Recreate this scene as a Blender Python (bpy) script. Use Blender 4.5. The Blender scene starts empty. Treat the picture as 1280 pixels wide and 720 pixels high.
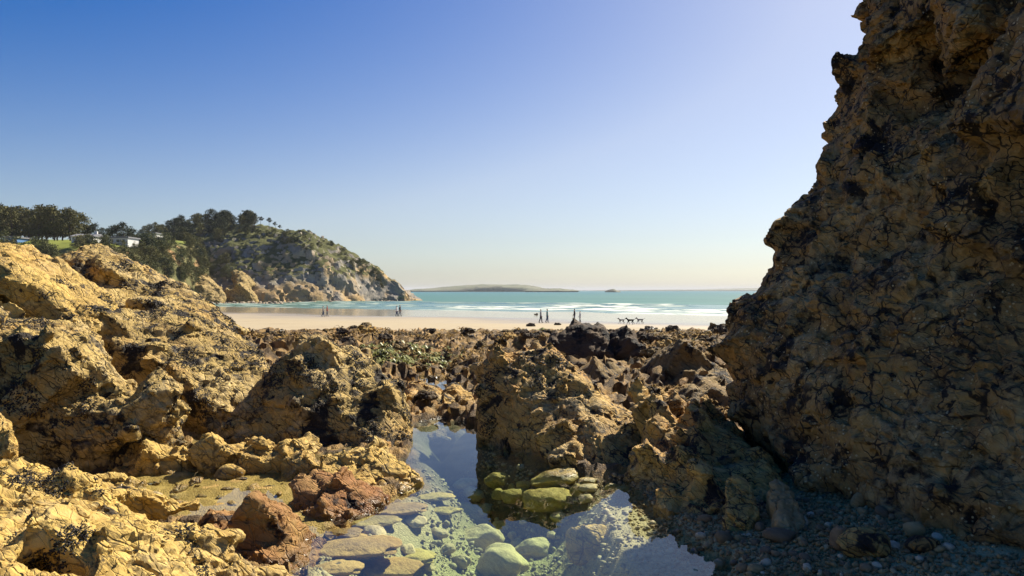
import bpy, bmesh, math, random, time
import numpy as np
from mathutils import Vector, Matrix, Euler
T0 = time.time()
R = math.radians
sc = bpy.context.scene
col = sc.collection

# ------------------------------------------------------------------ camera, sky, sun, exposure
CZ, F, HY = 1.6, 924.4, 363.0            # camera height, focal length in photo pixels, horizon row
cam = bpy.data.cameras.new('camera')
cam.lens = 26; cam.sensor_width = 36; cam.clip_start = 0.05; cam.clip_end = 60000
cam_o = bpy.data.objects.new('camera', cam); col.objects.link(cam_o)
cam_o.location = (0, 0, CZ); cam_o.rotation_euler = (R(90.186), 0, 0)
sc.camera = cam_o

SUN_AZ, SUN_EL = 40, 43                  # degrees right of the view direction, above the horizon
w = bpy.data.worlds.new('World'); sc.world = w; w.use_nodes = True
wn = w.node_tree.nodes; wl = w.node_tree.links
sky = wn.new('ShaderNodeTexSky'); sky.sky_type = 'NISHITA'; sky.sun_disc = False
sky.sun_elevation = R(SUN_EL); sky.sun_rotation = R(SUN_AZ)
sky.air_density = 1.0; sky.dust_density = 0.8; sky.ozone_density = 4.0
hs = wn.new('ShaderNodeHueSaturation'); hs.inputs['Hue'].default_value = .514
bw = wn.new('ShaderNodeRGBToBW'); mr = wn.new('ShaderNodeMapRange')      # deep blue away from the sun, milky where the sky is bright
for i_, v_ in ((1, 1.4), (2, 5.5), (3, 1.68), (4, .80)): mr.inputs[i_].default_value = v_
wl.new(sky.outputs[0], bw.inputs[0]); wl.new(bw.outputs[0], mr.inputs[0]); wl.new(mr.outputs[0], hs.inputs['Saturation'])
wl.new(sky.outputs[0], hs.inputs['Color'])
wl.new(hs.outputs[0], wn['Background'].inputs['Color'])
wn['Background'].inputs['Strength'].default_value = 0.055

sun = bpy.data.lights.new('sun', 'SUN'); sun.energy = 5.0; sun.angle = R(0.53); sun.color = (1.0, 0.91, 0.75)
sun_o = bpy.data.objects.new('sun', sun); col.objects.link(sun_o)
sd = Vector((math.sin(R(SUN_AZ)) * math.cos(R(SUN_EL)), math.cos(R(SUN_AZ)) * math.cos(R(SUN_EL)), math.sin(R(SUN_EL))))
sun_o.location = sd * 60; sun_o.rotation_euler = (-sd).to_track_quat('-Z', 'Y').to_euler()

sc.view_settings.view_transform = 'Standard'; sc.view_settings.look = 'None'
sc.view_settings.exposure = 1.0; sc.view_settings.gamma = 1.0
sc.view_settings.use_curve_mapping = False
sc.render.engine = 'CYCLES'
sc.cycles.max_bounces = 8; sc.cycles.transparent_max_bounces = 12

# ------------------------------------------------------------------ helpers
def P(px, py, Y):
    return ((px - 640) / F * Y, Y, CZ + (HY - py) / F * Y)
def G(px, py, z=0.0):
    Y = (CZ - z) * F / (py - HY)
    return ((px - 640) / F * Y, Y, z)

def tag(o, label=None, cat=None, group=None, kind=None):
    if label: o['label'] = label
    if cat: o['category'] = cat
    if group: o['group'] = group
    if kind: o['kind'] = kind
    return o
def empty(name, loc=(0, 0, 0), rz=0.0):
    o = bpy.data.objects.new(name, None); o.empty_display_size = 0.2
    o.location = loc; o.rotation_euler = (0, 0, rz); col.objects.link(o); return o
def link_mesh(name, me, mat=None, parent=None, loc=None):
    o = bpy.data.objects.new(name, me); col.objects.link(o)
    if mat is not None:
        me.materials.clear(); me.materials.append(mat)
    if parent is not None: o.parent = parent
    if loc is not None: o.location = loc
    return o
def np_mesh(name, V, Fc, smooth=True):
    V = np.asarray(V, np.float32); Fc = np.asarray(Fc, np.int32)
    me = bpy.data.meshes.new(name)
    me.vertices.add(len(V)); me.vertices.foreach_set('co', V.ravel())
    n, k = Fc.shape
    me.loops.add(n * k); me.loops.foreach_set('vertex_index', Fc.ravel())
    me.polygons.add(n)
    me.polygons.foreach_set('loop_start', np.arange(0, n * k, k, dtype=np.int32))
    me.polygons.foreach_set('use_smooth', np.full(n, smooth, dtype=bool))
    me.update(calc_edges=True); me.validate()
    return me
def mesh_arrays(me):
    V = np.empty(len(me.vertices) * 3, np.float32); me.vertices.foreach_get('co', V)
    N = np.empty(len(me.vertices) * 3, np.float32); me.vertices.foreach_get('normal', N)
    return V.reshape(-1, 3), N.reshape(-1, 3)

def _hash(ix, iy, iz, seed):
    h = (ix.astype(np.uint32) * np.uint32(374761393) + iy.astype(np.uint32) * np.uint32(668265263)
         + iz.astype(np.uint32) * np.uint32(2147483647) + np.uint32(seed * 974711 + 13))
    h = (h ^ (h >> np.uint32(13))) * np.uint32(1274126177)
    h = (h ^ (h >> np.uint32(16))) * np.uint32(2246822519)
    return ((h ^ (h >> np.uint32(15))) & np.uint32(0xffffff)).astype(np.float32) / np.float32(0xffffff)
def vnoise(p, seed=0):
    p = np.asarray(p, np.float32); i = np.floor(p).astype(np.int64); f = p - i; f = f * f * (3 - 2 * f)
    r = 0
    for dx in (0, 1):
        for dy in (0, 1):
            for dz in (0, 1):
                wgt = (f[:, 0] if dx else 1 - f[:, 0]) * (f[:, 1] if dy else 1 - f[:, 1]) * (f[:, 2] if dz else 1 - f[:, 2])
                r = r + wgt * _hash(i[:, 0] + dx, i[:, 1] + dy, i[:, 2] + dz, seed)
    return r
def fbm(p, octv=4, seed=0, gain=0.5):
    a, s, t = 1.0, 0.0, 0.0; p = np.asarray(p, np.float32)
    for k in range(octv):
        s = s + a * vnoise(p, seed + k); t += a; a *= gain; p = p * 2.03 + 17.1
    return s / t

# ---- node helpers
def nd(nt, typ, ins=None, **kw):
    n = nt.nodes.new(typ)
    for k, v in kw.items(): setattr(n, k, v)
    if ins:
        for k, v in ins.items():
            if isinstance(v, bpy.types.NodeSocket): nt.links.new(v, n.inputs[k])
            else: n.inputs[k].default_value = v
    return n
def mth(nt, op, a, b=0.0, c=0.0, clamp=False):
    n = nt.nodes.new('ShaderNodeMath'); n.operation = op; n.use_clamp = clamp
    for i, v in enumerate((a, b, c)):
        if isinstance(v, bpy.types.NodeSocket): nt.links.new(v, n.inputs[i])
        else: n.inputs[i].default_value = v
    return n.outputs[0]
def vmul(nt, v, s):
    n = nt.nodes.new('ShaderNodeVectorMath'); n.operation = 'MULTIPLY'
    nt.links.new(v, n.inputs[0])
    if isinstance(s, bpy.types.NodeSocket): nt.links.new(s, n.inputs[1])
    else: n.inputs[1].default_value = s
    return n.outputs[0]
def vadd(nt, v, s):
    n = nt.nodes.new('ShaderNodeVectorMath'); n.operation = 'ADD'
    nt.links.new(v, n.inputs[0])
    if isinstance(s, bpy.types.NodeSocket): nt.links.new(s, n.inputs[1])
    else: n.inputs[1].default_value = s
    return n.outputs[0]
def smooth(nt, v, lo, hi, a=0.0, b=1.0):
    n = nt.nodes.new('ShaderNodeMapRange'); n.interpolation_type = 'SMOOTHSTEP'
    nt.links.new(v, n.inputs[0])
    n.inputs[1].default_value = lo; n.inputs[2].default_value = hi; n.inputs[3].default_value = a; n.inputs[4].default_value = b
    return n.outputs[0]
def mixc(nt, fac, a, b, mode='MIX'):
    n = nt.nodes.new('ShaderNodeMix'); n.data_type = 'RGBA'; n.blend_type = mode
    for i, v in ((0, fac), (6, a), (7, b)):
        if isinstance(v, bpy.types.NodeSocket): nt.links.new(v, n.inputs[i])
        elif i == 0: n.inputs[0].default_value = v
        else: n.inputs[i].default_value = (*v, 1)
    return n.outputs[2]
def noise(nt, vec, scale, detail=4, rough=0.55, dist=0.0, out=0):
    n = nd(nt, 'ShaderNodeTexNoise', {'Vector': vec, 'Scale': scale, 'Detail': detail, 'Roughness': rough, 'Distortion': dist})
    return n.outputs[out]
def voro(nt, vec, scale, feature='F1', out='Distance', rnd=1.0):
    n = nd(nt, 'ShaderNodeTexVoronoi', feature=feature)
    nt.links.new(vec, n.inputs['Vector']); n.inputs['Scale'].default_value = scale
    n.inputs['Randomness'].default_value = rnd
    return n.outputs[out]

# ---- displacement: a node group that pushes a remeshed block about (all baked into the mesh afterwards)
def disp_group(seed=0, size=1.0, warp=0.25, warp_s=0.8, crack=0.05, crack_s=2.2, stretch=(1, 1, 1), rot=(0, 0, 0),
               block=0.05, lump=0.03, lump_s=9.0, fine=0.03, fine_s=7.0, crack_w=0.07, mask=None):
    ng = bpy.data.node_groups.new('rock_relief', 'GeometryNodeTree')
    ng.interface.new_socket('Geometry', in_out='INPUT', socket_type='NodeSocketGeometry')
    ng.interface.new_socket('Geometry', in_out='OUTPUT', socket_type='NodeSocketGeometry')
    gi = ng.nodes.new('NodeGroupInput'); go = ng.nodes.new('NodeGroupOutput')
    pos = ng.nodes.new('GeometryNodeInputPosition').outputs[0]
    nor = ng.nodes.new('GeometryNodeInputNormal').outputs[0]
    p = vmul(ng, pos, (1 / size,) * 3)
    p = vadd(ng, p, (seed * 7.31, seed * 3.17, seed * 5.77))
    rt = nd(ng, 'ShaderNodeVectorRotate', rotation_type='EULER_XYZ'); ng.links.new(p, rt.inputs['Vector']); rt.inputs['Rotation'].default_value = rot
    q = vmul(ng, rt.outputs[0], stretch)
    wob = vmul(ng, vadd(ng, noise(ng, p, 2.5, 3, out=1), (-.5, -.5, -.5)), (0.35,) * 3)
    q = vadd(ng, q, wob)
    tot = None
    def acc(v):
        nonlocal tot
        tot = v if tot is None else mth(ng, 'ADD', tot, v)
    if crack:
        e = voro(ng, q, crack_s, 'DISTANCE_TO_EDGE')
        acc(mth(ng, 'MULTIPLY', mth(ng, 'SUBTRACT', smooth(ng, e, 0.0, crack_w), 1.0), crack))
        e2 = voro(ng, vadd(ng, q, (9.1, 3.3, 4.2)), crack_s * 2.7, 'DISTANCE_TO_EDGE')
        acc(mth(ng, 'MULTIPLY', mth(ng, 'SUBTRACT', smooth(ng, e2, 0.0, crack_w * 1.3), 1.0), crack * 0.5))
    if block:
        def facet(vec, scl, k_step, k_tilt):
            n = nd(ng, 'ShaderNodeTexVoronoi', feature='F1', distance='EUCLIDEAN')
            ng.links.new(vec, n.inputs['Vector']); n.inputs['Scale'].default_value = scl
            rnd_ = vadd(ng, n.outputs['Color'], (-.5, -.5, -.5))
            dlt = nd(ng, 'ShaderNodeVectorMath', operation='SUBTRACT'); ng.links.new(vec, dlt.inputs[0]); ng.links.new(n.outputs['Position'], dlt.inputs[1])
            dt = nd(ng, 'ShaderNodeVectorMath', operation='DOT_PRODUCT'); ng.links.new(dlt.outputs[0], dt.inputs[0]); ng.links.new(rnd_, dt.inputs[1])
            st = nd(ng, 'ShaderNodeSeparateXYZ', {0: rnd_}).outputs[0]
            acc(mth(ng, 'ADD', mth(ng, 'MULTIPLY', st, k_step), mth(ng, 'MULTIPLY', dt.outputs['Value'], k_tilt * scl)))
        facet(q, crack_s, block * 1.6, block * 2.6)
        facet(vadd(ng, q, (9.1, 3.3, 4.2)), crack_s * 2.7, block * .7, block * 1.3)
    if lump:
        v = voro(ng, vadd(ng, p, wob), lump_s, 'SMOOTH_F1')
        upw = smooth(ng, nd(ng, 'ShaderNodeSeparateXYZ', {0: nor}).outputs[2], -.1, .7, .15, 1)
        acc(mth(ng, 'MULTIPLY', mth(ng, 'MULTIPLY', mth(ng, 'SUBTRACT', 0.45, v), lump * 1.6), upw))
    if fine:
        acc(mth(ng, 'MULTIPLY', mth(ng, 'SUBTRACT', noise(ng, p, fine_s, 5, 0.62), 0.5), fine * 2))
        acc(mth(ng, 'MULTIPLY', mth(ng, 'SUBTRACT', noise(ng, p, fine_s * .35, 3, 0.5), 0.5), fine * 3))
    if mask:
        na = ng.nodes.new('GeometryNodeInputNamedAttribute'); na.data_type = 'FLOAT'; na.inputs['Name'].default_value = mask
        tot = mth(ng, 'MULTIPLY', tot, na.outputs['Attribute'])
    off = vmul(ng, nor, (size,) * 3)
    sc_ = nd(ng, 'ShaderNodeVectorMath', operation='SCALE'); ng.links.new(off, sc_.inputs[0]); ng.links.new(tot, sc_.inputs['Scale'])
    off = sc_.outputs[0]
    if warp:
        wv = vmul(ng, vadd(ng, noise(ng, p, warp_s, 3, out=1), (-.5, -.5, -.5)), (2 * warp * size,) * 3)
        off = vadd(ng, off, wv)
    sp = ng.nodes.new('GeometryNodeSetPosition')
    ng.links.new(gi.outputs[0], sp.inputs['Geometry']); ng.links.new(off, sp.inputs['Offset'])
    ng.links.new(sp.outputs[0], go.inputs[0])
    return ng

def bake(tmp):
    dg = bpy.context.evaluated_depsgraph_get(); dg.update()
    me = bpy.data.meshes.new_from_object(tmp.evaluated_get(dg))
    old = tmp.data; bpy.data.objects.remove(tmp); bpy.data.meshes.remove(old)
    return me
def hull_mesh(hulls, floor=None, spread=1.0):
    bm = bmesh.new()
    for pts in hulls:
        pts = [Vector(p) for p in pts]
        if floor is not None:
            c = sum(pts, Vector()) / len(pts)
            pts += [Vector((c.x + (p.x - c.x) * spread, c.y + (p.y - c.y) * spread, floor)) for p in pts]
        vs = [bm.verts.new(p) for p in pts]
        r = bmesh.ops.convex_hull(bm, input=vs)
        junk = [e for e in r['geom_interior'] if isinstance(e, bmesh.types.BMVert)]
        junk += [e for e in r['geom_unused'] if isinstance(e, bmesh.types.BMVert)]
        if junk: bmesh.ops.delete(bm, geom=list(set(junk)), context='VERTS')
    bmesh.ops.recalc_face_normals(bm, faces=bm.faces)
    me = bpy.data.meshes.new('block'); bm.to_mesh(me); bm.free(); return me
def fracture(me, size, rot, aspect, seed, dens=.8, out_=.20, lev=2, rot2=None):
    """stud a hull with half sunk angular blocks that share a bedding direction"""
    r = np.random.default_rng(seed)
    me.calc_loop_triangles(); V, N = mesh_arrays(me)
    T = np.array([t.vertices[:] for t in me.loop_triangles]); A, B, C = V[T[:, 0]], V[T[:, 1]], V[T[:, 2]]
    cr = np.cross(B - A, C - A); ar = np.linalg.norm(cr, axis=1) / 2; nr = cr / (2 * ar[:, None] + 1e-9)
    keep = (nr[:, 1] < .75) & (nr[:, 2] > -.6); pr = ar * keep
    verts = [tuple(v) for v in V.tolist()]; faces = [tuple(p.vertices) for p in me.polygons]
    Rm = np.array(Euler(rot).to_matrix())
    corners = np.array([(x, y, z) for z in (-1, 1) for (x, y) in ((-1, -1), (1, -1), (1, 1), (-1, 1))], float)
    q = ((3, 2, 1, 0), (4, 5, 6, 7), (0, 1, 5, 4), (1, 2, 6, 5), (2, 3, 7, 6), (3, 0, 4, 7))
    for lvl, (s_, dn) in enumerate(((size, dens), (size * .5, dens * .8), (size * .26, dens * .55))[:lev]):
        if lvl == 1 and rot2 is not None: Rm = np.array(Euler(rot2).to_matrix())
        n = int(min(1500, pr.sum() / (s_ * s_) * dn))
        k = r.choice(len(T), n, p=pr / pr.sum()); u = r.uniform(0, 1, (n, 2)); fl = u.sum(1) > 1; u[fl] = 1 - u[fl]
        c = A[k] + (B[k] - A[k]) * u[:, :1] + (C[k] - A[k]) * u[:, 1:]
        for i in range(n):
            dim = s_ * r.lognormal(0, .30) * np.array(aspect) * r.uniform(.75, 1.25, 3) * .5
            Rj = Rm @ np.array(Euler(r.normal(0, .16, 3)).to_matrix())
            cs = corners * (1 + r.normal(0, .16, (8, 3)))
            ext = np.abs(Rj.T @ nr[k[i]]) @ dim
            pts = (cs * dim) @ Rj.T + c[i] - nr[k[i]] * (ext - s_ * r.uniform(-.02, out_))
            b0 = len(verts); verts += [tuple(p) for p in pts.tolist()]; faces += [tuple(b0 + j for j in f) for f in q]
    out = bpy.data.meshes.new('block'); out.from_pydata(verts, [], faces); out.update(); bpy.data.meshes.remove(me)
    return out
def rock_mesh(hulls, voxel, d1, d2, floor=-0.5, spread=1.0, smooth_it=3, origin=(0, 0, 0), sharp=28, frac=None):
    me = hull_mesh(hulls, floor, spread)
    if frac: me = fracture(me, **frac)
    t = bpy.data.objects.new('tmp', me); col.objects.link(t)
    m = t.modifiers.new('r', 'REMESH'); m.mode = 'VOXEL'; m.voxel_size = voxel * (1.25 if frac else 1.8); m.use_smooth_shade = True
    if smooth_it:
        s = t.modifiers.new('s', 'SMOOTH'); s.factor = 0.5; s.iterations = 1 if frac else smooth_it
    if d1: g = t.modifiers.new('g', 'NODES'); g.node_group = d1
    m = t.modifiers.new('r2', 'REMESH'); m.mode = 'VOXEL'; m.voxel_size = voxel; m.use_smooth_shade = True
    if d2: g = t.modifiers.new('g2', 'NODES'); g.node_group = d2
    me = bake(t)
    me.set_sharp_from_angle(angle=R(sharp))
    if floor is not None and voxel < .1:                 # the flat underside lies in the ground
        bm = bmesh.new(); bm.from_mesh(me); cut = floor + max(.12, voxel * 3)
        bmesh.ops.delete(bm, geom=[v for v in bm.verts if v.co.z < cut], context='VERTS'); bm.to_mesh(me); bm.free()
    for p in origin,:
        if any(p): me.transform(Matrix.Translation(-Vector(p)))
    return me
def rock(name, label, cat, hulls, mat, voxel=0.03, seed=0, floor=-0.5, spread=1.0, d1=None, d2=None, group=None, smooth_it=3, size=1.0, sharp=30, frac=.30, frot=(R(6), R(32), R(12)), asp=(1.7, 1.0, .62), fdens=.8, fout=.20, lev=2, frot2=None):
    pts = [p for h in hulls for p in h]
    o0 = (sum(p[0] for p in pts) / len(pts), sum(p[1] for p in pts) / len(pts), 0.0 if floor is None or floor < 0 else floor)
    a1 = dict(seed=seed, warp=0.035, warp_s=1.6, crack=0.03, crack_s=1.4, block=0.02, lump=0, fine=0.006, size=size); a1.update(d1 or {})
    a2 = dict(seed=seed + 50, warp=0, crack=0.022, crack_s=3.4, block=0.009, lump=0.010, lump_s=13, fine=0.006, fine_s=18, size=size); a2.update(d2 or {})
    me = rock_mesh(hulls, voxel, disp_group(**a1), disp_group(**a2), floor, spread, min(smooth_it, 2), o0, sharp, dict(size=frac * size, rot=frot, aspect=asp, seed=seed, dens=fdens, out_=fout, lev=lev, rot2=frot2) if frac else None)
    o = link_mesh(name, me, mat, loc=o0)
    tag(o, label, cat, group)
    return o

# ------------------------------------------------------------------ materials
def new_mat(name):
    m = bpy.data.materials.new(name); m.use_nodes = True
    nt = m.node_tree; b = nt.nodes['Principled BSDF']; return m, nt, b
def coords(nt, obj=True):
    if obj: return nd(nt, 'ShaderNodeTexCoord').outputs['Object']
    return nd(nt, 'ShaderNodeNewGeometry').outputs['Position']
def rock_mat(name, base, second, rust, dark, dark_amt=0.35, s=1.0, rust_amt=0.5, bump=0.6, rough=0.78, speck=0.0, stretch=(.55, 1.1, 1.7), weed=None, joint=1.0, crack_s=14.0, crust=0.0, vein=0.0, crack_shade_s=4.5):
    m, nt, b = new_mat(name)
    g = coords(nt, False)                              # world position: rock of one formation runs on from block to block
    p = vmul(nt, g, (s, s, s))
    rt = nd(nt, 'ShaderNodeVectorRotate', rotation_type='EULER_XYZ'); nt.links.new(p, rt.inputs['Vector']); rt.inputs['Rotation'].default_value = (R(8), R(-35), R(20))
    q = vmul(nt, rt.outputs[0], stretch)
    c = mixc(nt, smooth(nt, noise(nt, q, 2.3, 6, .6), .38, .62), base, second)
    c = mixc(nt, mth(nt, 'MULTIPLY', smooth(nt, noise(nt, vadd(nt, q, (3, 8, 1)), 1.1, 5, .62, .6), .48, .66), rust_amt), c, rust)
    fl = noise(nt, vadd(nt, q, (11, 2, 7)), 17, 4, .7)
    c = mixc(nt, smooth(nt, fl, .35, .72, 0, .55), c, tuple(min(1, x * 1.45) for x in base))
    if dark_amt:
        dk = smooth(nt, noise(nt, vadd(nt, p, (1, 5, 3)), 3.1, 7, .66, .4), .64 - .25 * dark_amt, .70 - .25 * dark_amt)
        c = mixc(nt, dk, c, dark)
    if speck:
        v = voro(nt, p, 26, 'F1'); r = noise(nt, p, 2.0, 2)
        k = mth(nt, 'MULTIPLY', smooth(nt, v, .16, .24, 1, 0), smooth(nt, r, .45, .6))
        c = mixc(nt, mth(nt, 'MULTIPLY', k, speck), c, (0.62, 0.50, 0.27))
    if weed:
        up = nd(nt, 'ShaderNodeSeparateXYZ', {0: nd(nt, 'ShaderNodeNewGeometry').outputs['Normal']}).outputs[2]
        k = mth(nt, 'MULTIPLY', smooth(nt, noise(nt, p, 1.6, 6, .65), .45, .58), smooth(nt, up, -.2, .5))
        c = mixc(nt, k, c, weed)
    if vein:  # broken dark lines in the colour: painted crack shadow mixed with black lichen
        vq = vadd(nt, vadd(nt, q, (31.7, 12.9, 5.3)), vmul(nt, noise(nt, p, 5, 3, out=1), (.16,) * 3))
        for vs, vw in ((crack_shade_s, .045), (crack_shade_s * 2.6, .05)):
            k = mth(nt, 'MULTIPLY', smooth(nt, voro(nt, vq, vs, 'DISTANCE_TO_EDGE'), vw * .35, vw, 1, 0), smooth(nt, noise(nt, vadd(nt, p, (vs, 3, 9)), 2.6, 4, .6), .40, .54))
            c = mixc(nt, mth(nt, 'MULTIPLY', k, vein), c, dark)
    if crust:
        k = mth(nt, 'MULTIPLY', smooth(nt, noise(nt, vadd(nt, p, (7, 7, 2)), 1.5, 5, .6), .50, .60), smooth(nt, noise(nt, p, 13, 4, .6), .36, .62))
        c = mixc(nt, mth(nt, 'MULTIPLY', k, crust), c, (.62, .47, .22))
    zz_ = mth(nt, 'ADD', nd(nt, 'ShaderNodeSeparateXYZ', {0: g}).outputs[2], mth(nt, 'MULTIPLY', mth(nt, 'SUBTRACT', noise(nt, g, 3.0, 3), .5), -.16))
    wetk = mth(nt, 'MULTIPLY', smooth(nt, zz_, .03, .08, 1, 0), smooth(nt, nd(nt, 'ShaderNodeSeparateXYZ', {0: g}).outputs[2], -.04, -.01))
    c = mixc(nt, mth(nt, 'MULTIPLY', wetk, .6), c, (.45, .42, .38), 'MULTIPLY')
    nt.links.new(c, b.inputs['Base Color'])
    nt.links.new(mth(nt, 'SUBTRACT', rough, mth(nt, 'MULTIPLY', wetk, .45)), b.inputs['Roughness'])
    b.inputs['Specular IOR Level'].default_value = 0.25
    h = mth(nt, 'ADD', mth(nt, 'MULTIPLY', noise(nt, q, 30, 6, .72), .7), mth(nt, 'MULTIPLY', noise(nt, q, 10, 4, .6), .5))
    wq = vadd(nt, q, vmul(nt, noise(nt, p, 3, 2, out=1), (.12,) * 3))
    for cs, ck in ((crack_s * .45, 2.0 * joint), (crack_s * 1.1, .8 * joint)) if joint else ():
        h = mth(nt, 'ADD', h, smooth(nt, voro(nt, wq, cs, 'DISTANCE_TO_EDGE'), 0, .05, 0, ck))
    bp = nd(nt, 'ShaderNodeBump', {'Height': h, 'Strength': bump, 'Distance': 0.04 / s})
    nt.links.new(bp.outputs[0], b.inputs['Normal'])
    return m

M = {}
DIP = (0, R(35), R(15))
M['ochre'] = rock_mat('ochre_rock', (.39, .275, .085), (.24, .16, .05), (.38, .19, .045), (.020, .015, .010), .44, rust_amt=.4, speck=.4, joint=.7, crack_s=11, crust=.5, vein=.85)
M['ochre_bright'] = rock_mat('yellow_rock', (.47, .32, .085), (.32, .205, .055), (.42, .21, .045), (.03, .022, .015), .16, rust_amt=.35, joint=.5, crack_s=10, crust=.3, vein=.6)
M['red'] = rock_mat('rust_red_rock', (.24, .12, .04), (.30, .18, .055), (.22, .07, .028), (.03, .018, .013), .2, rust_amt=.6)
M['rust'] = rock_mat('rusty_rock', (.44, .285, .085), (.24, .145, .045), (.42, .185, .035), (.024, .018, .013), .36, rust_amt=.65, speck=.3, joint=.7, crust=.5, vein=.9, crack_shade_s=5.5)
M['cliff'] = rock_mat('dark_cliff_rock', (.33, .205, .07), (.13, .078, .03), (.32, .135, .03), (.018, .013, .009), .42, vein=.95, crack_shade_s=3.2, rust_amt=.45, speck=.8, bump=.8, joint=.25, crack_s=8, crust=.4, stretch=(.85, 1.1, 1.25))
M['weedrock'] = rock_mat('weedy_reef_rock', (.23, .155, .055), (.12, .08, .03), (.25, .145, .038), (.022, .016, .011), .50, rust_amt=.5, bump=.8)
M['blackrock'] = rock_mat('black_rock', (.09, .056, .028), (.042, .028, .017), (.15, .08, .025), (.014, .011, .009), .5, rust_amt=.3)
M['slab'] = rock_mat('weathered_slab', (.44, .29, .09), (.27, .17, .055), (.40, .21, .05), (.1, .08, .04), .15, s=1.5, rust_amt=.5, bump=.8, joint=0)
M['stone_pale'] = rock_mat('pale_stone', (.54, .43, .22), (.36, .28, .14), (.44, .31, .13), (.2, .16, .1), 0, s=1.5, rust_amt=.4, bump=.6, joint=0)
M['stone_green'] = rock_mat('algae_stone', (.46, .36, .10), (.27, .21, .065), (.40, .26, .06), (.1, .09, .03), .1, s=2, rust_amt=.4, bump=.8, joint=0)
M['stone_grey'] = rock_mat('grey_pebble', (.32, .22, .10), (.21, .14, .06), (.30, .165, .055), (.06, .05, .045), 0.0, s=2, rust_amt=.3, bump=.15, joint=0)
M['stone_brown'] = rock_mat('brown_pebble', (.21, .14, .07), (.14, .09, .048), (.28, .15, .06), (.06, .05, .045), 0.0, s=2, rust_amt=.5, bump=.15, joint=0)
M['stone_dark'] = rock_mat('dark_pebble', (.15, .105, .058), (.10, .07, .04), (.12, .08, .05), (.06, .05, .045), 0.0, s=2, rust_amt=.3, bump=.15, joint=0)
M['stone_white'] = rock_mat('white_pebble', (.48, .39, .26), (.36, .28, .18), (.42, .31, .17), (.06, .05, .045), 0.0, s=2, rust_amt=.2, bump=.1, joint=0)
m, nt, b = new_mat('mussel_shell'); M['mussel'] = m
c = mixc(nt, noise(nt, coords(nt, False), 60, 2), (.012, .011, .010), (.05, .042, .036))
nt.links.new(c, b.inputs['Base Color']); b.inputs['Roughness'].default_value = .55; b.inputs['Specular IOR Level'].default_value = .15

# ------------------------------------------------------------------ near ground with the tide pool
def in_poly_dist(X, Y, poly):
    """signed distance to polygon, negative inside"""
    d = np.full(X.shape, 1e9, np.float32); ins = np.zeros(X.shape, bool); n = len(poly)
    for i in range(n):
        x0, y0 = poly[i]; x1, y1 = poly[(i + 1) % n]
        ex, ey = x1 - x0, y1 - y0
        t = np.clip(((X - x0) * ex + (Y - y0) * ey) / (ex * ex + ey * ey + 1e-9), 0, 1)
        d = np.minimum(d, np.hypot(X - x0 - t * ex, Y - y0 - t * ey))
        cr = ((y0 > Y) != (y1 > Y)) & (X < ex * (Y - y0) / (ey + 1e-12) + x0)
        ins ^= cr
    return np.where(ins, -d, d)
def gpoly(pts): return [G(*p)[:2] for p in pts]
POOL = gpoly([(360, 1100), (345, 760), (385, 705), (395, 665), (445, 655), (490, 628), (530, 602), (518, 570), (508, 536), (545, 522), (594, 532),
              (603, 556), (690, 584), (780, 606), (830, 648), (870, 690), (905, 706), (890, 760), (930, 1100)])
SHALLOW = gpoly([(120, 596), (200, 580), (300, 580), (400, 590), (420, 640), (400, 668), (330, 668), (250, 650), (150, 625)])
POND = gpoly([(778, 528), (792, 512), (812, 511), (824, 530), (800, 541)])
POND2 = gpoly([(535, 488), (548, 480), (566, 482), (568, 489), (550, 492)])
def sstep(x, a, b):
    t = np.clip((x - a) / (b - a), 0, 1); return t * t * (3 - 2 * t)
def ground_base(X, Y):
    p3 = np.stack([X, Y, X * 0], -1).reshape(-1, 3)
    n1 = fbm(p3 * .35, 3, 3).reshape(X.shape); n2 = fbm(p3 * 1.3, 4, 9).reshape(X.shape)
    z = 0.05 + (n1 - .5) * .15 + (n2 - .5) * .15
    z = z + sstep(-X, 3.5, 6) * .5 * sstep(Y, 6.5, 9) * (1 - sstep(Y, 14, 22))
    reef = sstep(Y, 9, 13)
    z = z + reef * ((n2 - .5) * .5 + .04)
    z = z - .55 * sstep(Y, 20, 35)
    # shingle bank on the right
    bank = sstep(X, .75, 1.2) * (1 - sstep(Y, 5.6, 6.4))
    zb = 0.02 + np.clip((X - 1.05) * .16, -.06, .28) + np.clip((4.6 - Y) * .03, -.05, .1)
    z = z * (1 - bank) + zb * bank
    dP = in_poly_dist(X, Y, POOL)
    deep = -0.06 - (.40 + .30 * sstep(Y, 5.6, 6.8)) * sstep(-dP, .03, .75) - .10 * (n2 - .5) + .28 * sstep(X, .1, .9) * (1 - sstep(Y, 5.3, 6.2)) * sstep(-dP, .0, .3)
    k = sstep(-dP, -.12, .06); z = z * (1 - k) + deep * k
    dS = in_poly_dist(X, Y, SHALLOW)
    k = sstep(-dS, -.12, .10) * (1 - sstep(-dP, -.05, .1)); z = z * (1 - k) + (-.012 + (n2 - .5) * .05) * k
    for pd, dep in ((POND, -.09), (POND2, -.12)):
        dd = in_poly_dist(X, Y, pd); k = sstep(-dd, -.25, .1); z = z * (1 - k) + dep * k
    fall = sstep(Y, 36, 62); z = z * (1 - fall) - 3.4 * fall
    return z, dP, dS, bank
du = 0.0044
us = np.arange(-1.05, 1.05, du); ys = 1.2 * np.exp(np.arange(0, math.log(64 / 1.2), 0.0082))
UU, YY = np.meshgrid(us, ys); XX = UU * np.maximum(YY, 3.0)
ZZ, dP, dS, bank = ground_base(XX, YY)
nu, ny = len(us), len(ys)
p3 = np.stack([XX, YY, ZZ], -1).reshape(-1, 3)
reef = sstep(YY, 7.5, 11)
rough = (fbm(p3 * 4.5, 4, 21).reshape(XX.shape) - .5) * (.10 + .30 * reef) * (1 - .75 * sstep(-dP, 0, .2)) * (1 - .8 * bank)
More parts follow.
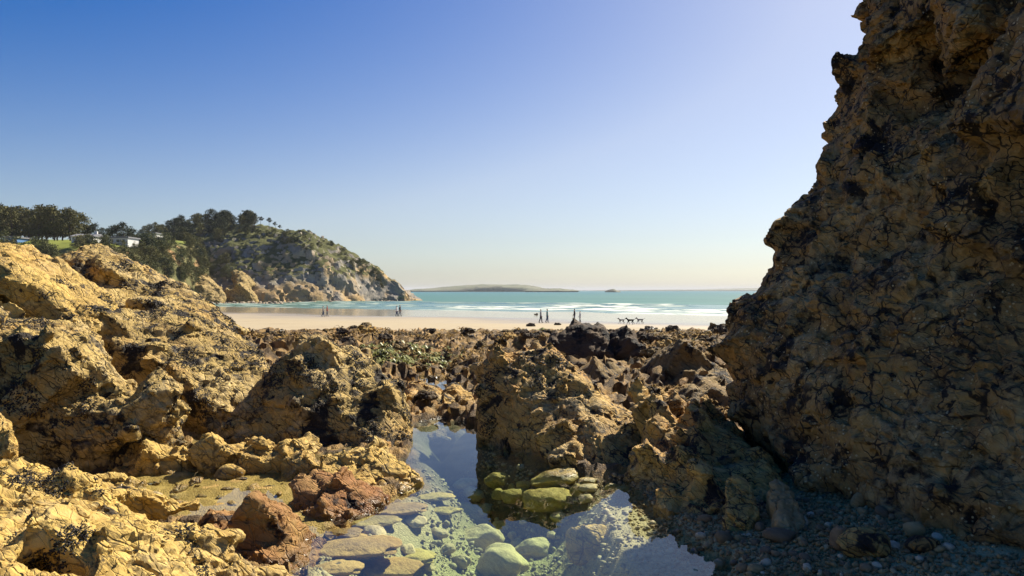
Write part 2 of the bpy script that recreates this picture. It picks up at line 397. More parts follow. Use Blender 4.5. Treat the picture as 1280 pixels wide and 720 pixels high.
bil = np.abs(fbm(p3 * 2.2, 3, 31).reshape(XX.shape) - .5) * 2
ZZ = ZZ + rough + reef * (.18 - bil * .5) * .5 * (1 - sstep(YY, 30, 40))
ZZ = np.where(dP < .05, np.minimum(ZZ, -.03), ZZ)
idx = np.arange(nu * ny).reshape(ny, nu)
FQ = np.stack([idx[:-1, :-1], idx[:-1, 1:], idx[1:, 1:], idx[1:, :-1]], -1).reshape(-1, 4)
me = np_mesh('rocky_ground', np.stack([XX, YY, ZZ], -1).reshape(-1, 3), FQ)
at = me.attributes.new('bed', 'FLOAT', 'POINT')
bed = np.clip(np.maximum(np.maximum(sstep(-dP, -.05, .1), sstep(-dS, -.05, .1)), bank), 0, 1)
shelf = sstep(-dS, -.1, .1) * (1 - sstep(-dP, -.05, .15))
me.attributes.new('shelf', 'FLOAT', 'POINT').data.foreach_set('value', shelf.astype(np.float32).ravel())
at.data.foreach_set('value', bed.astype(np.float32).ravel())
me.attributes.new('rocky', 'FLOAT', 'POINT').data.foreach_set('value', ((1 - bed) * (.55 + .45 * reef)).astype(np.float32).ravel())
t = bpy.data.objects.new('tmp', me); col.objects.link(t)
t.modifiers.new('g', 'NODES').node_group = disp_group(seed=4, warp=0, crack=.06, crack_s=1.7, block=.05, lump=0, fine=.01, mask='rocky')
t.modifiers.new('g2', 'NODES').node_group = disp_group(seed=8, warp=0, crack=.03, crack_s=5, block=.04, lump=.07, lump_s=7, fine=.02, fine_s=12, mask='rocky')
me = bake(t); me.set_sharp_from_angle(angle=R(35))
GV, GN = mesh_arrays(me); ZZ = GV[:, 2].reshape(XX.shape)
m, nt, b = new_mat('rock_and_weed_ground'); M['ground'] = m
g = coords(nt, False)
bedf = nd(nt, 'ShaderNodeAttribute', attribute_name='bed').outputs['Fac']
weed = mixc(nt, smooth(nt, noise(nt, g, 3.5, 6, .65), .42, .6), (.08, .048, .018), (.33, .20, .06))
weed = mixc(nt, smooth(nt, noise(nt, g, 1.1, 5, .6), .55, .66), weed, (.36, .19, .045))
weed = mixc(nt, smooth(nt, noise(nt, vadd(nt, g, (5, 1, 2)), .55, 4, .6), .63, .69, 0, .7), weed, (.13, .17, .03))
peb = nd(nt, 'ShaderNodeSeparateXYZ', {0: voro(nt, g, 45, 'F1', 'Color')}).outputs[0]
bedc = mixc(nt, peb, (.36, .30, .14), (.48, .40, .20))
bedc = mixc(nt, smooth(nt, noise(nt, g, 1.4, 4), .45, .62), bedc, (.26, .20, .075))
shf = nd(nt, 'ShaderNodeAttribute', attribute_name='shelf').outputs['Fac']
bedc = mixc(nt, shf, bedc, mixc(nt, noise(nt, g, 6, 5, .65), (.30, .18, .045), (.50, .33, .09)))
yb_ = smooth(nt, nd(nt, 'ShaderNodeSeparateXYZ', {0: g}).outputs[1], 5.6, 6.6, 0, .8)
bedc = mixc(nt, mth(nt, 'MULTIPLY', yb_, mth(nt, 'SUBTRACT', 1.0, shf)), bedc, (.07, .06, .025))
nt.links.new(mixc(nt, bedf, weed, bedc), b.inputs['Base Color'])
b.inputs['Roughness'].default_value = .75; b.inputs['Specular IOR Level'].default_value = .3
h = mth(nt, 'ADD', noise(nt, g, 22, 6, .7), smooth(nt, voro(nt, g, 45, 'DISTANCE_TO_EDGE'), 0, .25, 0, .25))
bp = nd(nt, 'ShaderNodeBump', {'Height': h, 'Strength': .7, 'Distance': .04}); nt.links.new(bp.outputs[0], b.inputs['Normal'])
tag(link_mesh('rocky_ground', me, M['ground']), kind='structure')
def ground_z(x, y):
    # nearest sample of the ground sheet
    j = np.clip(np.searchsorted(ys, y), 0, ny - 1); u = x / max(y, 3.0)
    i = int(np.clip(round((u - us[0]) / du), 0, nu - 1)); return float(ZZ[j, i])
def ground_z_arr(x, y):
    j = np.clip(np.searchsorted(ys, y), 0, ny - 1); u = x / np.maximum(y, 3.0)
    i = np.clip(np.round((u - us[0]) / du).astype(int), 0, nu - 1); return ZZ[j, i]
print('ground', time.time() - T0)

# ------------------------------------------------------------------ pool water (closed body, clear, mirror-like surface)
m, nt, b = new_mat('pool_water'); M['water'] = m
out = nt.nodes['Material Output']; nt.nodes.remove(b)
g = coords(nt, False)
rip = nd(nt, 'ShaderNodeBump', {'Height': noise(nt, vmul(nt, g, (1, .6, 1)), 3.5, 2, .5), 'Strength': .012, 'Distance': .3})
bk = nd(nt, 'ShaderNodeNewGeometry').outputs['Backfacing']          # seen from below the node inverts the index: undo it, as rays are not bent here
fr = nd(nt, 'ShaderNodeFresnel', {'IOR': mth(nt, 'ADD', 1.33, mth(nt, 'MULTIPLY', bk, 1 / 1.33 - 1.33)), 'Normal': rip.outputs[0]})
tr = nd(nt, 'ShaderNodeBsdfTransparent', {'Color': (.93, .98, .94, 1)})
gl = nd(nt, 'ShaderNodeBsdfGlossy', {'Color': (1, 1, 1, 1), 'Roughness': 0.0, 'Normal': rip.outputs[0]})
mx = nd(nt, 'ShaderNodeMixShader', {0: fr.outputs[0], 1: tr.outputs[0], 2: gl.outputs[0]})
nt.links.new(mx.outputs[0], out.inputs['Surface'])
va = nd(nt, 'ShaderNodeVolumeAbsorption', {'Color': (.72, .90, .66, 1), 'Density': .75})
nt.links.new(va.outputs[0], out.inputs['Volume'])
V = []
for z in (-1.3, 0.0):
    for (x, y) in ((-4.6, 1.4), (3.0, 1.4), (3.4, 14), (-4.6, 14)): V.append((x, y, z))
me = np_mesh('pool_water', V, [(3, 2, 1, 0), (4, 5, 6, 7), (0, 1, 5, 4), (1, 2, 6, 5), (2, 3, 7, 6), (3, 0, 4, 7)], smooth=False)
tag(link_mesh('pool_water', me, M['water']), kind='structure')

# ------------------------------------------------------------------ big rocks on the left
LD = dict(stretch=(.6, 1.2, 1.6), rot=(0, R(-32), R(10)))
def with_back(front, dy, drop=0.0, dx=0.0):
    pts = [P(*p) for p in front]
    return pts + [(x + dx, y + dy, z - drop) for x, y, z in pts]

ROCKS = []
o = rock('rock_outcrop', 'tilted ochre rock slab with lumpy sunlit top below the pine row', 'rock', [
    [P(-90, 294, 10.2), P(0, 303, 10.2), P(36, 305, 10.2), P(74, 327, 10.1), P(114, 353, 10), P(147, 378, 9.8), P(146, 398, 9.3), P(124, 408, 9.1), P(88, 392, 8.95), P(48, 366, 8.95), P(0, 330, 9.0), P(-90, 310, 9.1),
     P(0, 410, 9.15), P(-90, 430, 9.1), P(60, 418, 9.1), P(-90, 310, 11.6), P(40, 318, 11.6), P(120, 372, 11.2)],
    [P(-90, 345, 8.7), P(-20, 352, 8.75), P(40, 392, 8.7), P(90, 425, 8.7), P(0, 440, 8.5), P(-90, 440, 8.5)]],
    M['ochre_bright'], .034, 1, 0.0, frac=.34); ROCKS.append(o)
o = rock('rock_outcrop', 'long ochre rock ridge sloping down toward the weedy reef, under the white houses', 'rock', [
    [P(84, 314, 12.2), P(130, 321, 12.3), P(172, 331, 12.3), P(205, 352, 12.2), P(170, 385, 11.2), P(110, 360, 11.2), P(88, 332, 11.6), P(150, 400, 10.6), P(100, 330, 14), P(190, 350, 13.6)],
    [P(168, 332, 12.2), P(182, 328, 12.3), P(204, 348, 12.2), P(200, 372, 11.5), P(165, 350, 11.7), P(190, 340, 13)],
    [P(190, 356, 11.9), P(222, 351, 12), P(238, 362, 11.9), P(286, 396, 11.6), P(305, 425, 11), P(270, 432, 10.4), P(190, 405, 10.2), P(180, 380, 11), P(260, 392, 13), P(200, 362, 13)]],
    M['ochre'], .04, 2, 0.0, frac=.42); ROCKS.append(o)
o = rock('rock_outcrop', 'broad mussel covered rock mass with sunlit knobs between two ochre boulders', 'rock', [
    [P(110, 408, 9.6), P(160, 386, 10), P(215, 384, 10.2), P(262, 398, 10.2), P(240, 438, 9.1), P(140, 426, 9.0), P(120, 500, 8.8), P(200, 520, 8.7)],
    [P(240, 400, 10), P(318, 428, 9.8), P(345, 470, 9.2), P(330, 490, 8.8), P(255, 500, 8.3), P(262, 550, 8.2), P(205, 460, 8.6)]],
    M['ochre'], .032, 3, -.3, frac=.34); ROCKS.append(o)
ROCK_MID = o
o = rock('rock_outcrop', 'large ochre boulder with shaded cracked face and mussel patch on its shoulder', 'rock', [
    [P(-90, 398, 7.7), P(20, 400, 7.8), P(94, 406, 7.8), P(130, 434, 7.5), P(140, 466, 7.15), P(112, 494, 6.85), P(76, 446, 6.75), P(30, 424, 6.75), P(-90, 424, 6.75), P(-90, 396, 9), P(60, 398, 9), P(120, 425, 8.6),
     P(110, 560, 6.85), P(0, 570, 6.75), P(-90, 570, 6.75)],
    [P(100, 488, 6.9), P(130, 492, 6.9), P(182, 492, 7.1), P(216, 516, 7.1), P(236, 550, 6.95), P(214, 566, 6.8), P(196, 520, 6.7), P(150, 512, 6.6), P(130, 584, 6.72), P(60, 584, 6.7), P(30, 520, 6.6), P(195, 500, 8)]],
    M['ochre'], .024, 4, -.3, frac=.34, frot=(0, R(-38), R(10)), asp=(1.9, 1.0, .6), fdens=.6); ROCKS.append(o)
ROCK_BIG = o
o = rock('boulder', 'small smooth yellow boulder beside the large cracked ochre boulder', 'rock', [
    [P(-40, 512, 5.6), P(0, 508, 5.6), P(18, 530, 5.5), P(22, 552, 5.4), P(5, 570, 5.3), P(-40, 575, 5.3), P(-30, 508, 6), P(10, 520, 6)]],
    M['ochre_bright'], .02, 5, -.2, frac=None)
o = rock('rock_outcrop', 'dark faced triangular rock with fractured front, standing behind the low yellow ledge', 'rock', [
    [P(258, 550, 7.9), P(300, 505, 8.2), P(345, 450, 8.5), P(380, 424, 8.6), P(398, 420, 8.6), P(420, 432, 8.6), P(400, 470, 8.1), P(380, 555, 7.7), P(290, 552, 7.8), P(390, 424, 9.6)],
    [P(395, 424, 8.6), P(440, 436, 8.7), P(472, 452, 8.6), P(498, 486, 8.3), P(516, 545, 7.9), P(490, 562, 7.6), P(380, 558, 7.65), P(380, 470, 8.1), P(460, 450, 10), P(510, 500, 9.5)]],
    M['ochre'], .028, 6, -.4, frac=.19, frot=(0, R(70), 0), asp=(1.4, .9, .8), fdens=.9, fout=.18); ROCKS.append(o)
ROCK_TRI = o
o = rock('rock_outcrop', 'low yellow ledge of knobbly blocks running into the pool', 'rock', [
    [P(246, 562, 6.9), P(270, 550, 6.9), P(300, 548, 6.9), P(312, 570, 6.7), P(250, 580, 6.7)],
    [P(308, 552, 6.85), P(342, 546, 6.85), P(350, 570, 6.65), P(308, 582, 6.6), P(320, 548, 7.1)],
    [P(347, 553, 6.7), P(385, 551, 6.7), P(402, 570, 6.5), P(396, 588, 6.4), P(347, 586, 6.5), P(370, 550, 6.95)],
    [P(394, 566, 6.3), P(440, 555, 6.4), P(466, 556, 6.4), P(505, 570, 6.3), P(537, 598, 6.15), P(500, 612, 5.9), P(430, 600, 5.9), P(396, 586, 6.1), P(460, 556, 6.8)]],
    M['ochre_bright'], .02, 7, -.4, frac=.17, asp=(1, 1, .9), smooth_it=2); ROCKS.append(o)
o = rock('rock_outcrop', 'red brown wet rock at the pool edge below the yellow ledge', 'rock', [
    [P(362, 598, 5.6), P(395, 586, 5.7), P(440, 590, 5.7), P(492, 618, 5.7), P(466, 640, 5.3), P(410, 648, 5.15), P(366, 630, 5.35)]],
    M['red'], .02, 8, -.4, frac=.17, asp=(1.3, 1, .7), smooth_it=2); ROCKS.append(o)
o = rock('boulder', 'red and ochre wet boulder at the pool edge beside the mussel covered foreground rock', 'rock', [
    [P(246, 650, 4.8), P(282, 633, 4.85), P(316, 636, 4.8), P(352, 652, 4.65), P(386, 680, 4.5), P(392, 698, 4.35), P(368, 712, 4.2), P(310, 698, 4.25), P(262, 674, 4.45)]],
    M['red'], .018, 9, -.4, frac=.16, asp=(1.3, 1, .7), smooth_it=2)
o = rock('rock_outcrop', 'sunlit yellow foreground rock sloping to the water, patched with black mussels', 'rock', [
    [P(-160, 566, 4.6), P(0, 572, 4.5), P(48, 574, 4.5), P(86, 596, 4.45), P(60, 640, 3.9), P(-160, 660, 3.7), P(-200, 720, 3.1), P(0, 720, 3.35)],
    [P(60, 584, 4.5), P(98, 600, 4.45), P(150, 628, 4.35), P(196, 650, 4.2), P(180, 700, 3.7), P(60, 700, 3.6)],
    [P(170, 640, 4.25), P(215, 668, 4.1), P(262, 694, 4.0), P(335, 726, 3.8), P(320, 780, 3.4), P(150, 760, 3.3), P(100, 700, 3.6)],
    [P(-200, 700, 3.3), P(0, 690, 3.5), P(200, 740, 3.4), P(200, 900, 2.6), P(-200, 900, 2.3), P(-500, 800, 2.6)]],
    M['ochre_bright'], .018, 10, -.4, frac=.24, frot=(0, R(24), R(20)), asp=(2.0, 1.0, .5), fdens=.6); ROCKS.append(o)
ROCK_FRONT = o
o = rock('rock_outcrop', 'low flat yellow rock shelf at the foot of the large cracked ochre boulder', 'rock', [
    [P(132, 575, 6.7), P(180, 562, 6.75), P(225, 557, 6.75), P(236, 574, 6.55), P(215, 588, 6.45), P(150, 590, 6.4)],
    [P(60, 598, 6.1), P(130, 590, 6.15), P(190, 596, 6.1), P(150, 612, 5.9)]],
    M['ochre_bright'], .022, 11, -.3, frac=.15)

# ------------------------------------------------------------------ rocks of the middle and right
o = rock('rock_outcrop', 'rust orange peaked rock standing in the pool with sunlit crest', 'rock', [
    [P(601, 556, 7.75), P(598, 500, 7.85), P(607, 468, 7.95), P(606, 450, 8.1), P(640, 441, 8.15), P(688, 433, 8.1), P(710, 452, 7.95), P(728, 470, 7.8), P(745, 500, 7.5), P(740, 590, 6.7), P(690, 584, 6.95), P(640, 568, 7.4), P(620, 446, 9.2), P(690, 440, 9.0), P(740, 480, 8.6)],
    [P(700, 470, 7.7), P(730, 476, 7.7), P(765, 500, 7.5), P(800, 524, 7.3), P(806, 550, 6.9), P(785, 606, 6.3), P(735, 592, 6.6), P(700, 580, 6.85), P(790, 515, 8.3)]],
    M['rust'], .026, 12, -.7, frac=.19, frot=(0, R(62), 0), asp=(1.5, .9, .7), fdens=.9, fout=.26); ROCKS.append(o)
ROCK_C = o
o = rock('rock_outcrop', 'jagged brown rock spur joining the peaked rock to the dark cliff', 'rock', [
    [P(776, 606, 6.2), P(796, 560, 6.5), P(818, 500, 6.7), P(828, 503, 6.7), P(846, 530, 6.5), P(866, 640, 5.25), P(830, 640, 5.45), P(832, 505, 7.3)],
    [P(840, 600, 5.7), P(862, 516, 6.5), P(876, 514, 6.5), P(890, 545, 6.2), P(900, 650, 5.05), P(862, 650, 5.15), P(876, 516, 7)],
    [P(838, 528, 6.6), P(870, 523, 6.5), P(905, 537, 6.25), P(952, 570, 5.9), P(985, 598, 5.6), P(1000, 660, 5.0), P(930, 664, 4.95), P(866, 652, 5.15), P(920, 540, 7.2)]],
    M['rust'], .024, 13, -.5, frac=.20, frot=(0, R(66), 0), asp=(2.0, .9, .6), fdens=.8, smooth_it=2); ROCKS.append(o)
o = rock('boulder', 'rounded grey brown boulder leaning against the cliff foot, left of the tall slab stone', 'rock', [
    [P(905, 600, 4.95), P(922, 592, 5.0), P(940, 602, 4.95), P(950, 640, 4.7), P(935, 655, 4.6), P(906, 640, 4.7), P(925, 596, 5.3)]], M['rust'], .014, 14, -.05, frac=None)
o = rock('boulder', 'tall grey oval slab stone leaning on the foot of the dark cliff', 'rock', [
    [P(956, 604, 4.85), P(966, 592, 4.9), P(980, 596, 4.85), P(1002, 640, 4.6), P(1010, 664, 4.45), P(985, 670, 4.4), P(964, 640, 4.6), P(985, 598, 5.1)]], M['stone_grey'], .013, 15, 0.0, frac=None)
CD = dict(stretch=(.55, 1.0, 1.6), rot=(R(10), R(-40), 0))
o = rock('sea_cliff', 'tall dark brown cliff rising above the shingle, in shade with pale crusted knobs', 'cliff', [
    [P(900, 428, 7.0), P(908, 380, 7.1), P(942, 364, 7.2), P(1100, 310, 6.5), P(1280, 300, 5.3), P(1420, 300, 4.6), P(908, 480, 6.9), P(926, 540, 6.75), P(1000, 602, 6.0), P(1090, 640, 5.35), P(1180, 725, 4.3), P(1300, 810, 3.5), P(1450, 900, 2.9),
     (4.4, 8.5, -.5), (4.6, 8.5, 2.2), (4.6, 3, 2.6), (4.0, 2.5, -.5), (3.0, 8.3, .5), (3.0, 8.3, 1.5)],
    [P(950, 375, 7.2), P(960, 340, 7.25), P(967, 305, 7.35), P(974, 272, 7.4), P(994, 256, 7.45), P(1016, 246, 7.5), P(1110, 180, 7.0), P(1280, 150, 5.9), P(1420, 150, 5.2), P(1100, 340, 6.45), P(1280, 330, 5.25), P(1420, 330, 4.65),
     (4.9, 8.6, 1), (5.2, 8.6, 3.4), (4.8, 3.4, 4.0), (3.6, 8.7, 1.6), (3.9, 8.7, 2.5)],
    [P(1026, 250, 7.5), P(1050, 156, 7.75), P(1054, 102, 7.85), P(1076, 62, 7.9), P(1290, 0, 6.4), P(1420, 0, 5.9), P(1420, 170, 5.3), P(1280, 190, 5.85), P(1110, 210, 6.8), (5.6, 9, 2), (5.8, 9, 4.6), (5.4, 4.5, 4.2), (4.2, 9, 3.6)],
    [P(1072, 80, 7.85), P(1078, 44, 7.95), P(1090, -12, 8.05), P(1160, -150, 8.3), P(1290, 30, 6.4), P(1290, -200, 7.0), P(1420, -150, 6.3), P(1420, 40, 5.7), (5.6, 9, 3), (5.8, 9, 6.2), (5.4, 4.5, 5.5)]],
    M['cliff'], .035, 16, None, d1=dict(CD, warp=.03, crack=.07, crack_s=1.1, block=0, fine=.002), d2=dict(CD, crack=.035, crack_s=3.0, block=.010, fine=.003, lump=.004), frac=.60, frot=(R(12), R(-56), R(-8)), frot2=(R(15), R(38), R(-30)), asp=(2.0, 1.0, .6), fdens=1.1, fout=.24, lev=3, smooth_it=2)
ROCK_CLIFF = o
o = rock('rock_outcrop', 'dark flat topped rock block rising above the reef before the beach', 'rock', [
    [P(680, 445, 15.8), P(690, 424, 16), P(704, 409, 16.2), P(730, 406, 16.2), P(754, 407, 16.2), P(766, 417, 16), P(770, 445, 15.5), P(720, 408, 17.5), P(750, 407, 17.5)]], M['blackrock'], .04, 17, -.3, frac=.4, asp=(1, 1, .9))
o = rock('rock_outcrop', 'smaller dark rock block beside the flat topped dark block on the reef', 'rock', [
    [P(758, 440, 15.8), P(762, 416, 16.2), P(790, 412, 16.2), P(800, 424, 15.9), P(802, 444, 15.4), P(775, 413, 17.3)]], M['blackrock'], .04, 18, -.3, frac=.35, asp=(1, 1, .9))
o = rock('boulder', 'brown slab boulder tilted over a smaller one behind the pool inlet', 'rock', [
    [P(512, 476, 10.6), P(530, 470, 10.8), P(556, 492, 10.4), P(560, 506, 10.1), P(520, 500, 10)]], M['rust'], .03, 19, -.2, frac=.22)
o = rock('boulder', 'brown weedy boulder standing in the far end of the pool inlet', 'rock', [
    [P(502, 508, 9.7), P(520, 492, 10), P(560, 498, 9.9), P(586, 518, 9.6), P(588, 540, 9.0), P(560, 552, 8.6), P(520, 545, 8.7)]], M['weedrock'], .03, 20, -.3, frac=.22)
o = rock('boulder', 'rusty rounded boulder beside the peaked rock at the inlet', 'rock', [
    [P(556, 492, 10.6), P(590, 486, 10.6), P(600, 510, 10), P(598, 535, 9.3), P(565, 520, 9.8)]], M['rust'], .03, 21, -.3, frac=.22)
o = rock('rock_outcrop', 'brown weedy rock hump behind the peaked rock', 'rock', [
    [P(722, 464, 13), P(765, 456, 13.5), P(810, 462, 13), P(832, 488, 11.5), P(765, 498, 11), P(722, 484, 12)]], M['weedrock'], .05, 22, -.3, frac=.4)
o = rock('rock_outcrop', 'brown weedy rock hump at the foot of the cliff beyond the spur', 'rock', [
    [P(845, 466, 12.5), P(880, 456, 13), P(925, 462, 12.5), P(930, 512, 9.5), P(862, 508, 9.8), P(840, 496, 10.6)]], M['weedrock'], .045, 23, -.3, frac=.4)
print('rocks', time.time() - T0)

# ------------------------------------------------------------------ mussels: small shells crowded on patches of the rocks
rng = np.random.default_rng(5)
def shell_template(nseg=5):
    prof = [(-1.0, .0), (-.35, .85), (.55, .9), (1.0, .0)]
    V = []; Fc = []
    V.append((prof[0][0], 0, 0))
    for x, r in prof[1:-1]:
        for k in range(nseg): a = 2 * math.pi * k / nseg; V.append((x, .48 * r * math.cos(a), .36 * r * math.sin(a)))
    V.append((prof[-1][0], 0, 0)); n = len(V)
    for k in range(nseg):
        k2 = (k + 1) % nseg
        Fc.append((0, 1 + k2, 1 + k))
        for rr in range(1):
            a, b2 = 1 + rr * nseg + k, 1 + rr * nseg + k2
            Fc += [(a, b2, b2 + nseg), (a, b2 + nseg, a + nseg)]
        Fc.append((n - 1, 1 + nseg + k, 1 + nseg + k2))
    return np.array(V, np.float32), np.array(Fc, np.int32)
def rand_rot(n, rng):
    q = rng.normal(size=(n, 4)); q /= np.linalg.norm(q, axis=1, keepdims=True); w_, x, y, z = q.T
    return np.stack([np.stack([1 - 2 * (y * y + z * z), 2 * (x * y - z * w_), 2 * (x * z + y * w_)], -1),
                     np.stack([2 * (x * y + z * w_), 1 - 2 * (x * x + z * z), 2 * (y * z - x * w_)], -1),
                     np.stack([2 * (x * z - y * w_), 2 * (y * z + x * w_), 1 - 2 * (x * x + y * y)], -1)], 1).astype(np.float32)
def scatter(tv, tf, pos, scale, rot):
    n = len(pos); V = np.einsum('nij,vj->nvi', rot, tv) * np.asarray(scale, np.float32).reshape(n, 1, -1) + pos[:, None, :]
    Fc = tf[None] + (np.arange(n) * len(tv))[:, None, None]
    return V.reshape(-1, 3), Fc.reshape(-1, tf.shape[1])
SV, SF = shell_template()
def mussels(ob, patches, size, count, thr=.5, nscale=5.0, seed=1):
    V, N = mesh_arrays(ob.data); Wv = V + np.array(ob.location, np.float32)
    k = np.zeros(len(V), np.float32)
    for (px, py, Y, r) in patches:
        c = np.array(P(px, py, Y), np.float32); d = np.linalg.norm((Wv - c) * np.array([1, .6, 1], np.float32), axis=1)
        k = np.maximum(k, 1 - d / r)
    nz = fbm(Wv * nscale, 3, seed)
    sel = np.where((k > 0) & (nz > thr - .18 * k) & (Wv[:, 1] < Wv[:, 1].max() + 1) & (N[:, 1] < .6))[0]
    if len(sel) == 0: print('no mussels', ob['label']); return
    sel = rng.choice(sel, min(count, len(sel) * 2), replace=True)
    n = len(sel); sz = size * rng.uniform(.5, 1.15, n)
    jt = rng.normal(0, 1, (n, 3)) * size * 1.3; jt -= N[sel] * (jt * N[sel]).sum(1, keepdims=True)
    pos = (V[sel] + jt + N[sel] * (sz * .2)[:, None]).astype(np.float32)
    RR = rand_rot(n, rng); NN = N[sel]
    RR = RR - .6 * NN[:, :, None] * np.einsum('ni,nij->nj', NN, RR)[:, None, :]
    VV, FF = scatter(SV, SF, pos, sz[:, None], RR.astype(np.float32))
    tag(link_mesh('mussels', np_mesh('mussels', VV, FF), M['mussel'], parent=ob), 'black mussels crowded on the rock', kind='stuff')
mussels(ROCK_FRONT, [(20, 625, 4.2, .38), (85, 620, 4.2, .3), (60, 665, 3.8, .42), (150, 660, 4.0, .32), (200, 690, 3.9, .3), (260, 715, 3.8, .25), (10, 690, 3.6, .3), (120, 700, 3.6, .3)], .012, 7000, .70, 4)
mussels(ROCK_BIG, [(48, 445, 6.9, .45), (95, 440, 7.1, .3), (20, 490, 6.6, .4), (105, 470, 6.8, .25), (85, 505, 6.7, .25), (10, 410, 7.6, .4)], .016, 4200, .685, 3.0)
mussels(ROCK_MID, [(150, 420, 9, .5), (210, 400, 9.6, .6), (170, 455, 8.5, .45), (240, 440, 8.8, .6), (300, 440, 9.2, .55), (200, 480, 8.2, .4), (270, 480, 8.6, .4)], .018, 7500, .635, 3.5)
mussels(ROCK_TRI, [(395, 430, 8.5, .35), (430, 450, 8.4, .45), (400, 480, 8.1, .3), (455, 490, 8.2, .45), (470, 530, 7.9, .4), (500, 520, 8.0, .3), (350, 455, 8.3, .3)], .016, 7000, .635, 4)
mussels(ROCK_C, [(625, 445, 8, .4), (610, 480, 7.9, .3), (665, 440, 8, .35), (670, 470, 7.7, .25), (720, 500, 7.5, .3), (700, 455, 7.8, .25), (610, 520, 7.8, .25)], .015, 3200, .655, 4.5)
mussels(ROCKS[1], [(215, 375, 11.6, .6), (255, 395, 11.3, .7), (150, 350, 11.7, .4), (280, 415, 11, .6)], .024, 3000, .645, 3.5)
mussels(ROCKS[0], [(95, 390, 9.1, .5), (60, 370, 9, .4), (130, 395, 9.3, .3)], .02, 1800, .675, 3.5)
print('mussels', time.time() - T0)

# ------------------------------------------------------------------ loose stones
def stone_mesh(seed, flat=.62, sub=3, bumpy=.18):
    bm = bmesh.new(); bmesh.ops.create_icosphere(bm, subdivisions=sub, radius=1)
    V = np.array([v.co[:] for v in bm.verts], np.float32)
    r = np.random.default_rng(seed)
    for k in range(5):                                   # knock a few flats off, as worn stones have
        nrm = r.normal(size=3); nrm /= np.linalg.norm(nrm); d = V @ nrm; lim = r.uniform(.62, .85)
        V = V - np.outer(np.maximum(d - lim, 0) * .8, nrm).astype(np.float32)
    V = V * (1 + bumpy * (fbm(V * 1.4 + seed * 3.1, 3, seed)[:, None] - .5) * 2)
    if sub >= 3: V = V * (1 + .10 * (fbm(V * 4.5 + seed, 3, seed + 9)[:, None] - .5) * 2)
    V = V * np.array([1, r.uniform(.68, .9), flat * r.uniform(.85, 1.1)], np.float32)
    for v, c in zip(bm.verts, V): v.co = c
    for f in bm.faces: f.smooth = True
    me = bpy.data.meshes.new('stone'); bm.to_mesh(me); bm.free(); return me
STONES = {}
def stone(name, label, cat, x, y, z, sx, sy, sz, mat, rz=0, var=0, tilt=(0, 0), group=None, flat=.62, bumpy=.18, sub=3):
    key = (var, mat, flat, bumpy, sub)
    if key not in STONES:
        me = stone_mesh(100 + var * 7, flat, sub, bumpy); me.materials.append(M[mat]); STONES[key] = me
    o = bpy.data.objects.new(name, STONES[key]); col.objects.link(o)
    o.location = (x, y, z); o.scale = (sx, sy, sz); o.rotation_euler = (tilt[0], tilt[1], rz)
    return tag(o, label, cat, group)
def pool_stone(px, py, wpx, hpx, mat, label, var, depth=-.30, rz=0, tilt=0, group=None, bumpy=.24, name='pool_stone'):
    yy = np.arange(3.4, 10, .01); xx_ = (px - 640) / F * yy; zl = CZ + (HY - py) / F * yy; gz = ground_z_arr(xx_, yy)
    k = np.where(zl < gz)[0]; y = float(yy[k[0]]) if len(k) else G(px, py, depth)[1]; x = (px - 640) / F * y; z = ground_z(x, y)
    hw = wpx / F * y / 2; hv = hpx / F * y / 2
    return stone(name, label, 'stone', x, y, z + hv * .35, hw * .95, hw * .8, hv / .62 * .95, mat, rz, var, (0, tilt), group, bumpy=bumpy, sub=4)
G1 = 'pale stones lying under the pool water'; G2 = 'mossy stones at the pool edge below the peaked rock'
LB1 = 'pale rounded stone lying under the clear pool water'; LB2 = 'small yellow green mossy stone under water in the reflection of the peaked rock'
for i, (px, py, w_, h_) in enumerate([(584, 607, 42, 14), (592, 624, 34, 18), (627, 661, 26, 15), (641, 672, 18, 12), (647, 687, 28, 18), (576, 708, 28, 22), (520, 655, 40, 14), (548, 668, 30, 12),
                                      (560, 690, 24, 14), (510, 690, 30, 14), (732, 629, 20, 14), (735, 614, 32, 12), (700, 650, 26, 14), (608, 640, 30, 14), (470, 668, 44, 14), (535, 712, 26, 14), (690, 672, 18, 12), (655, 655, 20, 10)]):
    pool_stone(px, py, w_, h_, 'stone_pale', LB1, i % 6, rz=rng.uniform(0, 3), group=G1)
pool_stone(600, 682, 60, 36, 'stone_pale', 'broad pale angular stone under the pool water among smaller pale stones', 1)
pool_stone(668, 694, 56, 30, 'stone_pale', 'rounded pale stone with a crease under the pool water, beside the rough ochre slab', 2, rz=.2)
pool_stone(626, 712, 88, 46, 'stone_pale', 'largest pale stone under the pool water with dark shaded side', 3, rz=-.3)
pool_stone(736, 694, 66, 60, 'ochre_bright', 'rough ochre slab under the pool water beside the gravel bank', 4, bumpy=.3)
pool_stone(590, 648, 96, 30, 'stone_green', 'wide flat greenish slab under the pool water', 5, bumpy=.3)
pool_stone(442, 692, 120, 40, 'slab', 'wide brown slab under shallow pool water beside the red boulder', 0, depth=-.22, bumpy=.36).scale.z *= .45
for i, (px, py, w_, h_) in enumerate([(500, 640, 70, 20), (470, 655, 60, 18), (430, 668, 50, 14), (520, 700, 70, 22), (480, 715, 90, 30), (555, 640, 50, 16), (420, 715, 70, 26), (545, 625, 46, 14)]):
    pool_stone(px, py, w_, h_, ['slab', 'stone_green'][i % 2], 'flat weathered slab lying under the shallow side of the pool', i % 6, depth=-.27, rz=rng.uniform(-.3, .3), group='flat slabs under the pool water', bumpy=.36).scale.z *= .55
pool_stone(694, 605, 66, 22, 'stone_green', 'long yellow green mossy stone under the pool water', 2, depth=-.12, rz=0, tilt=-.15)
pool_stone(685, 634, 72, 34, 'stone_green', 'big rough yellow mossy stone under the pool water', 4, depth=-.2, bumpy=.3)
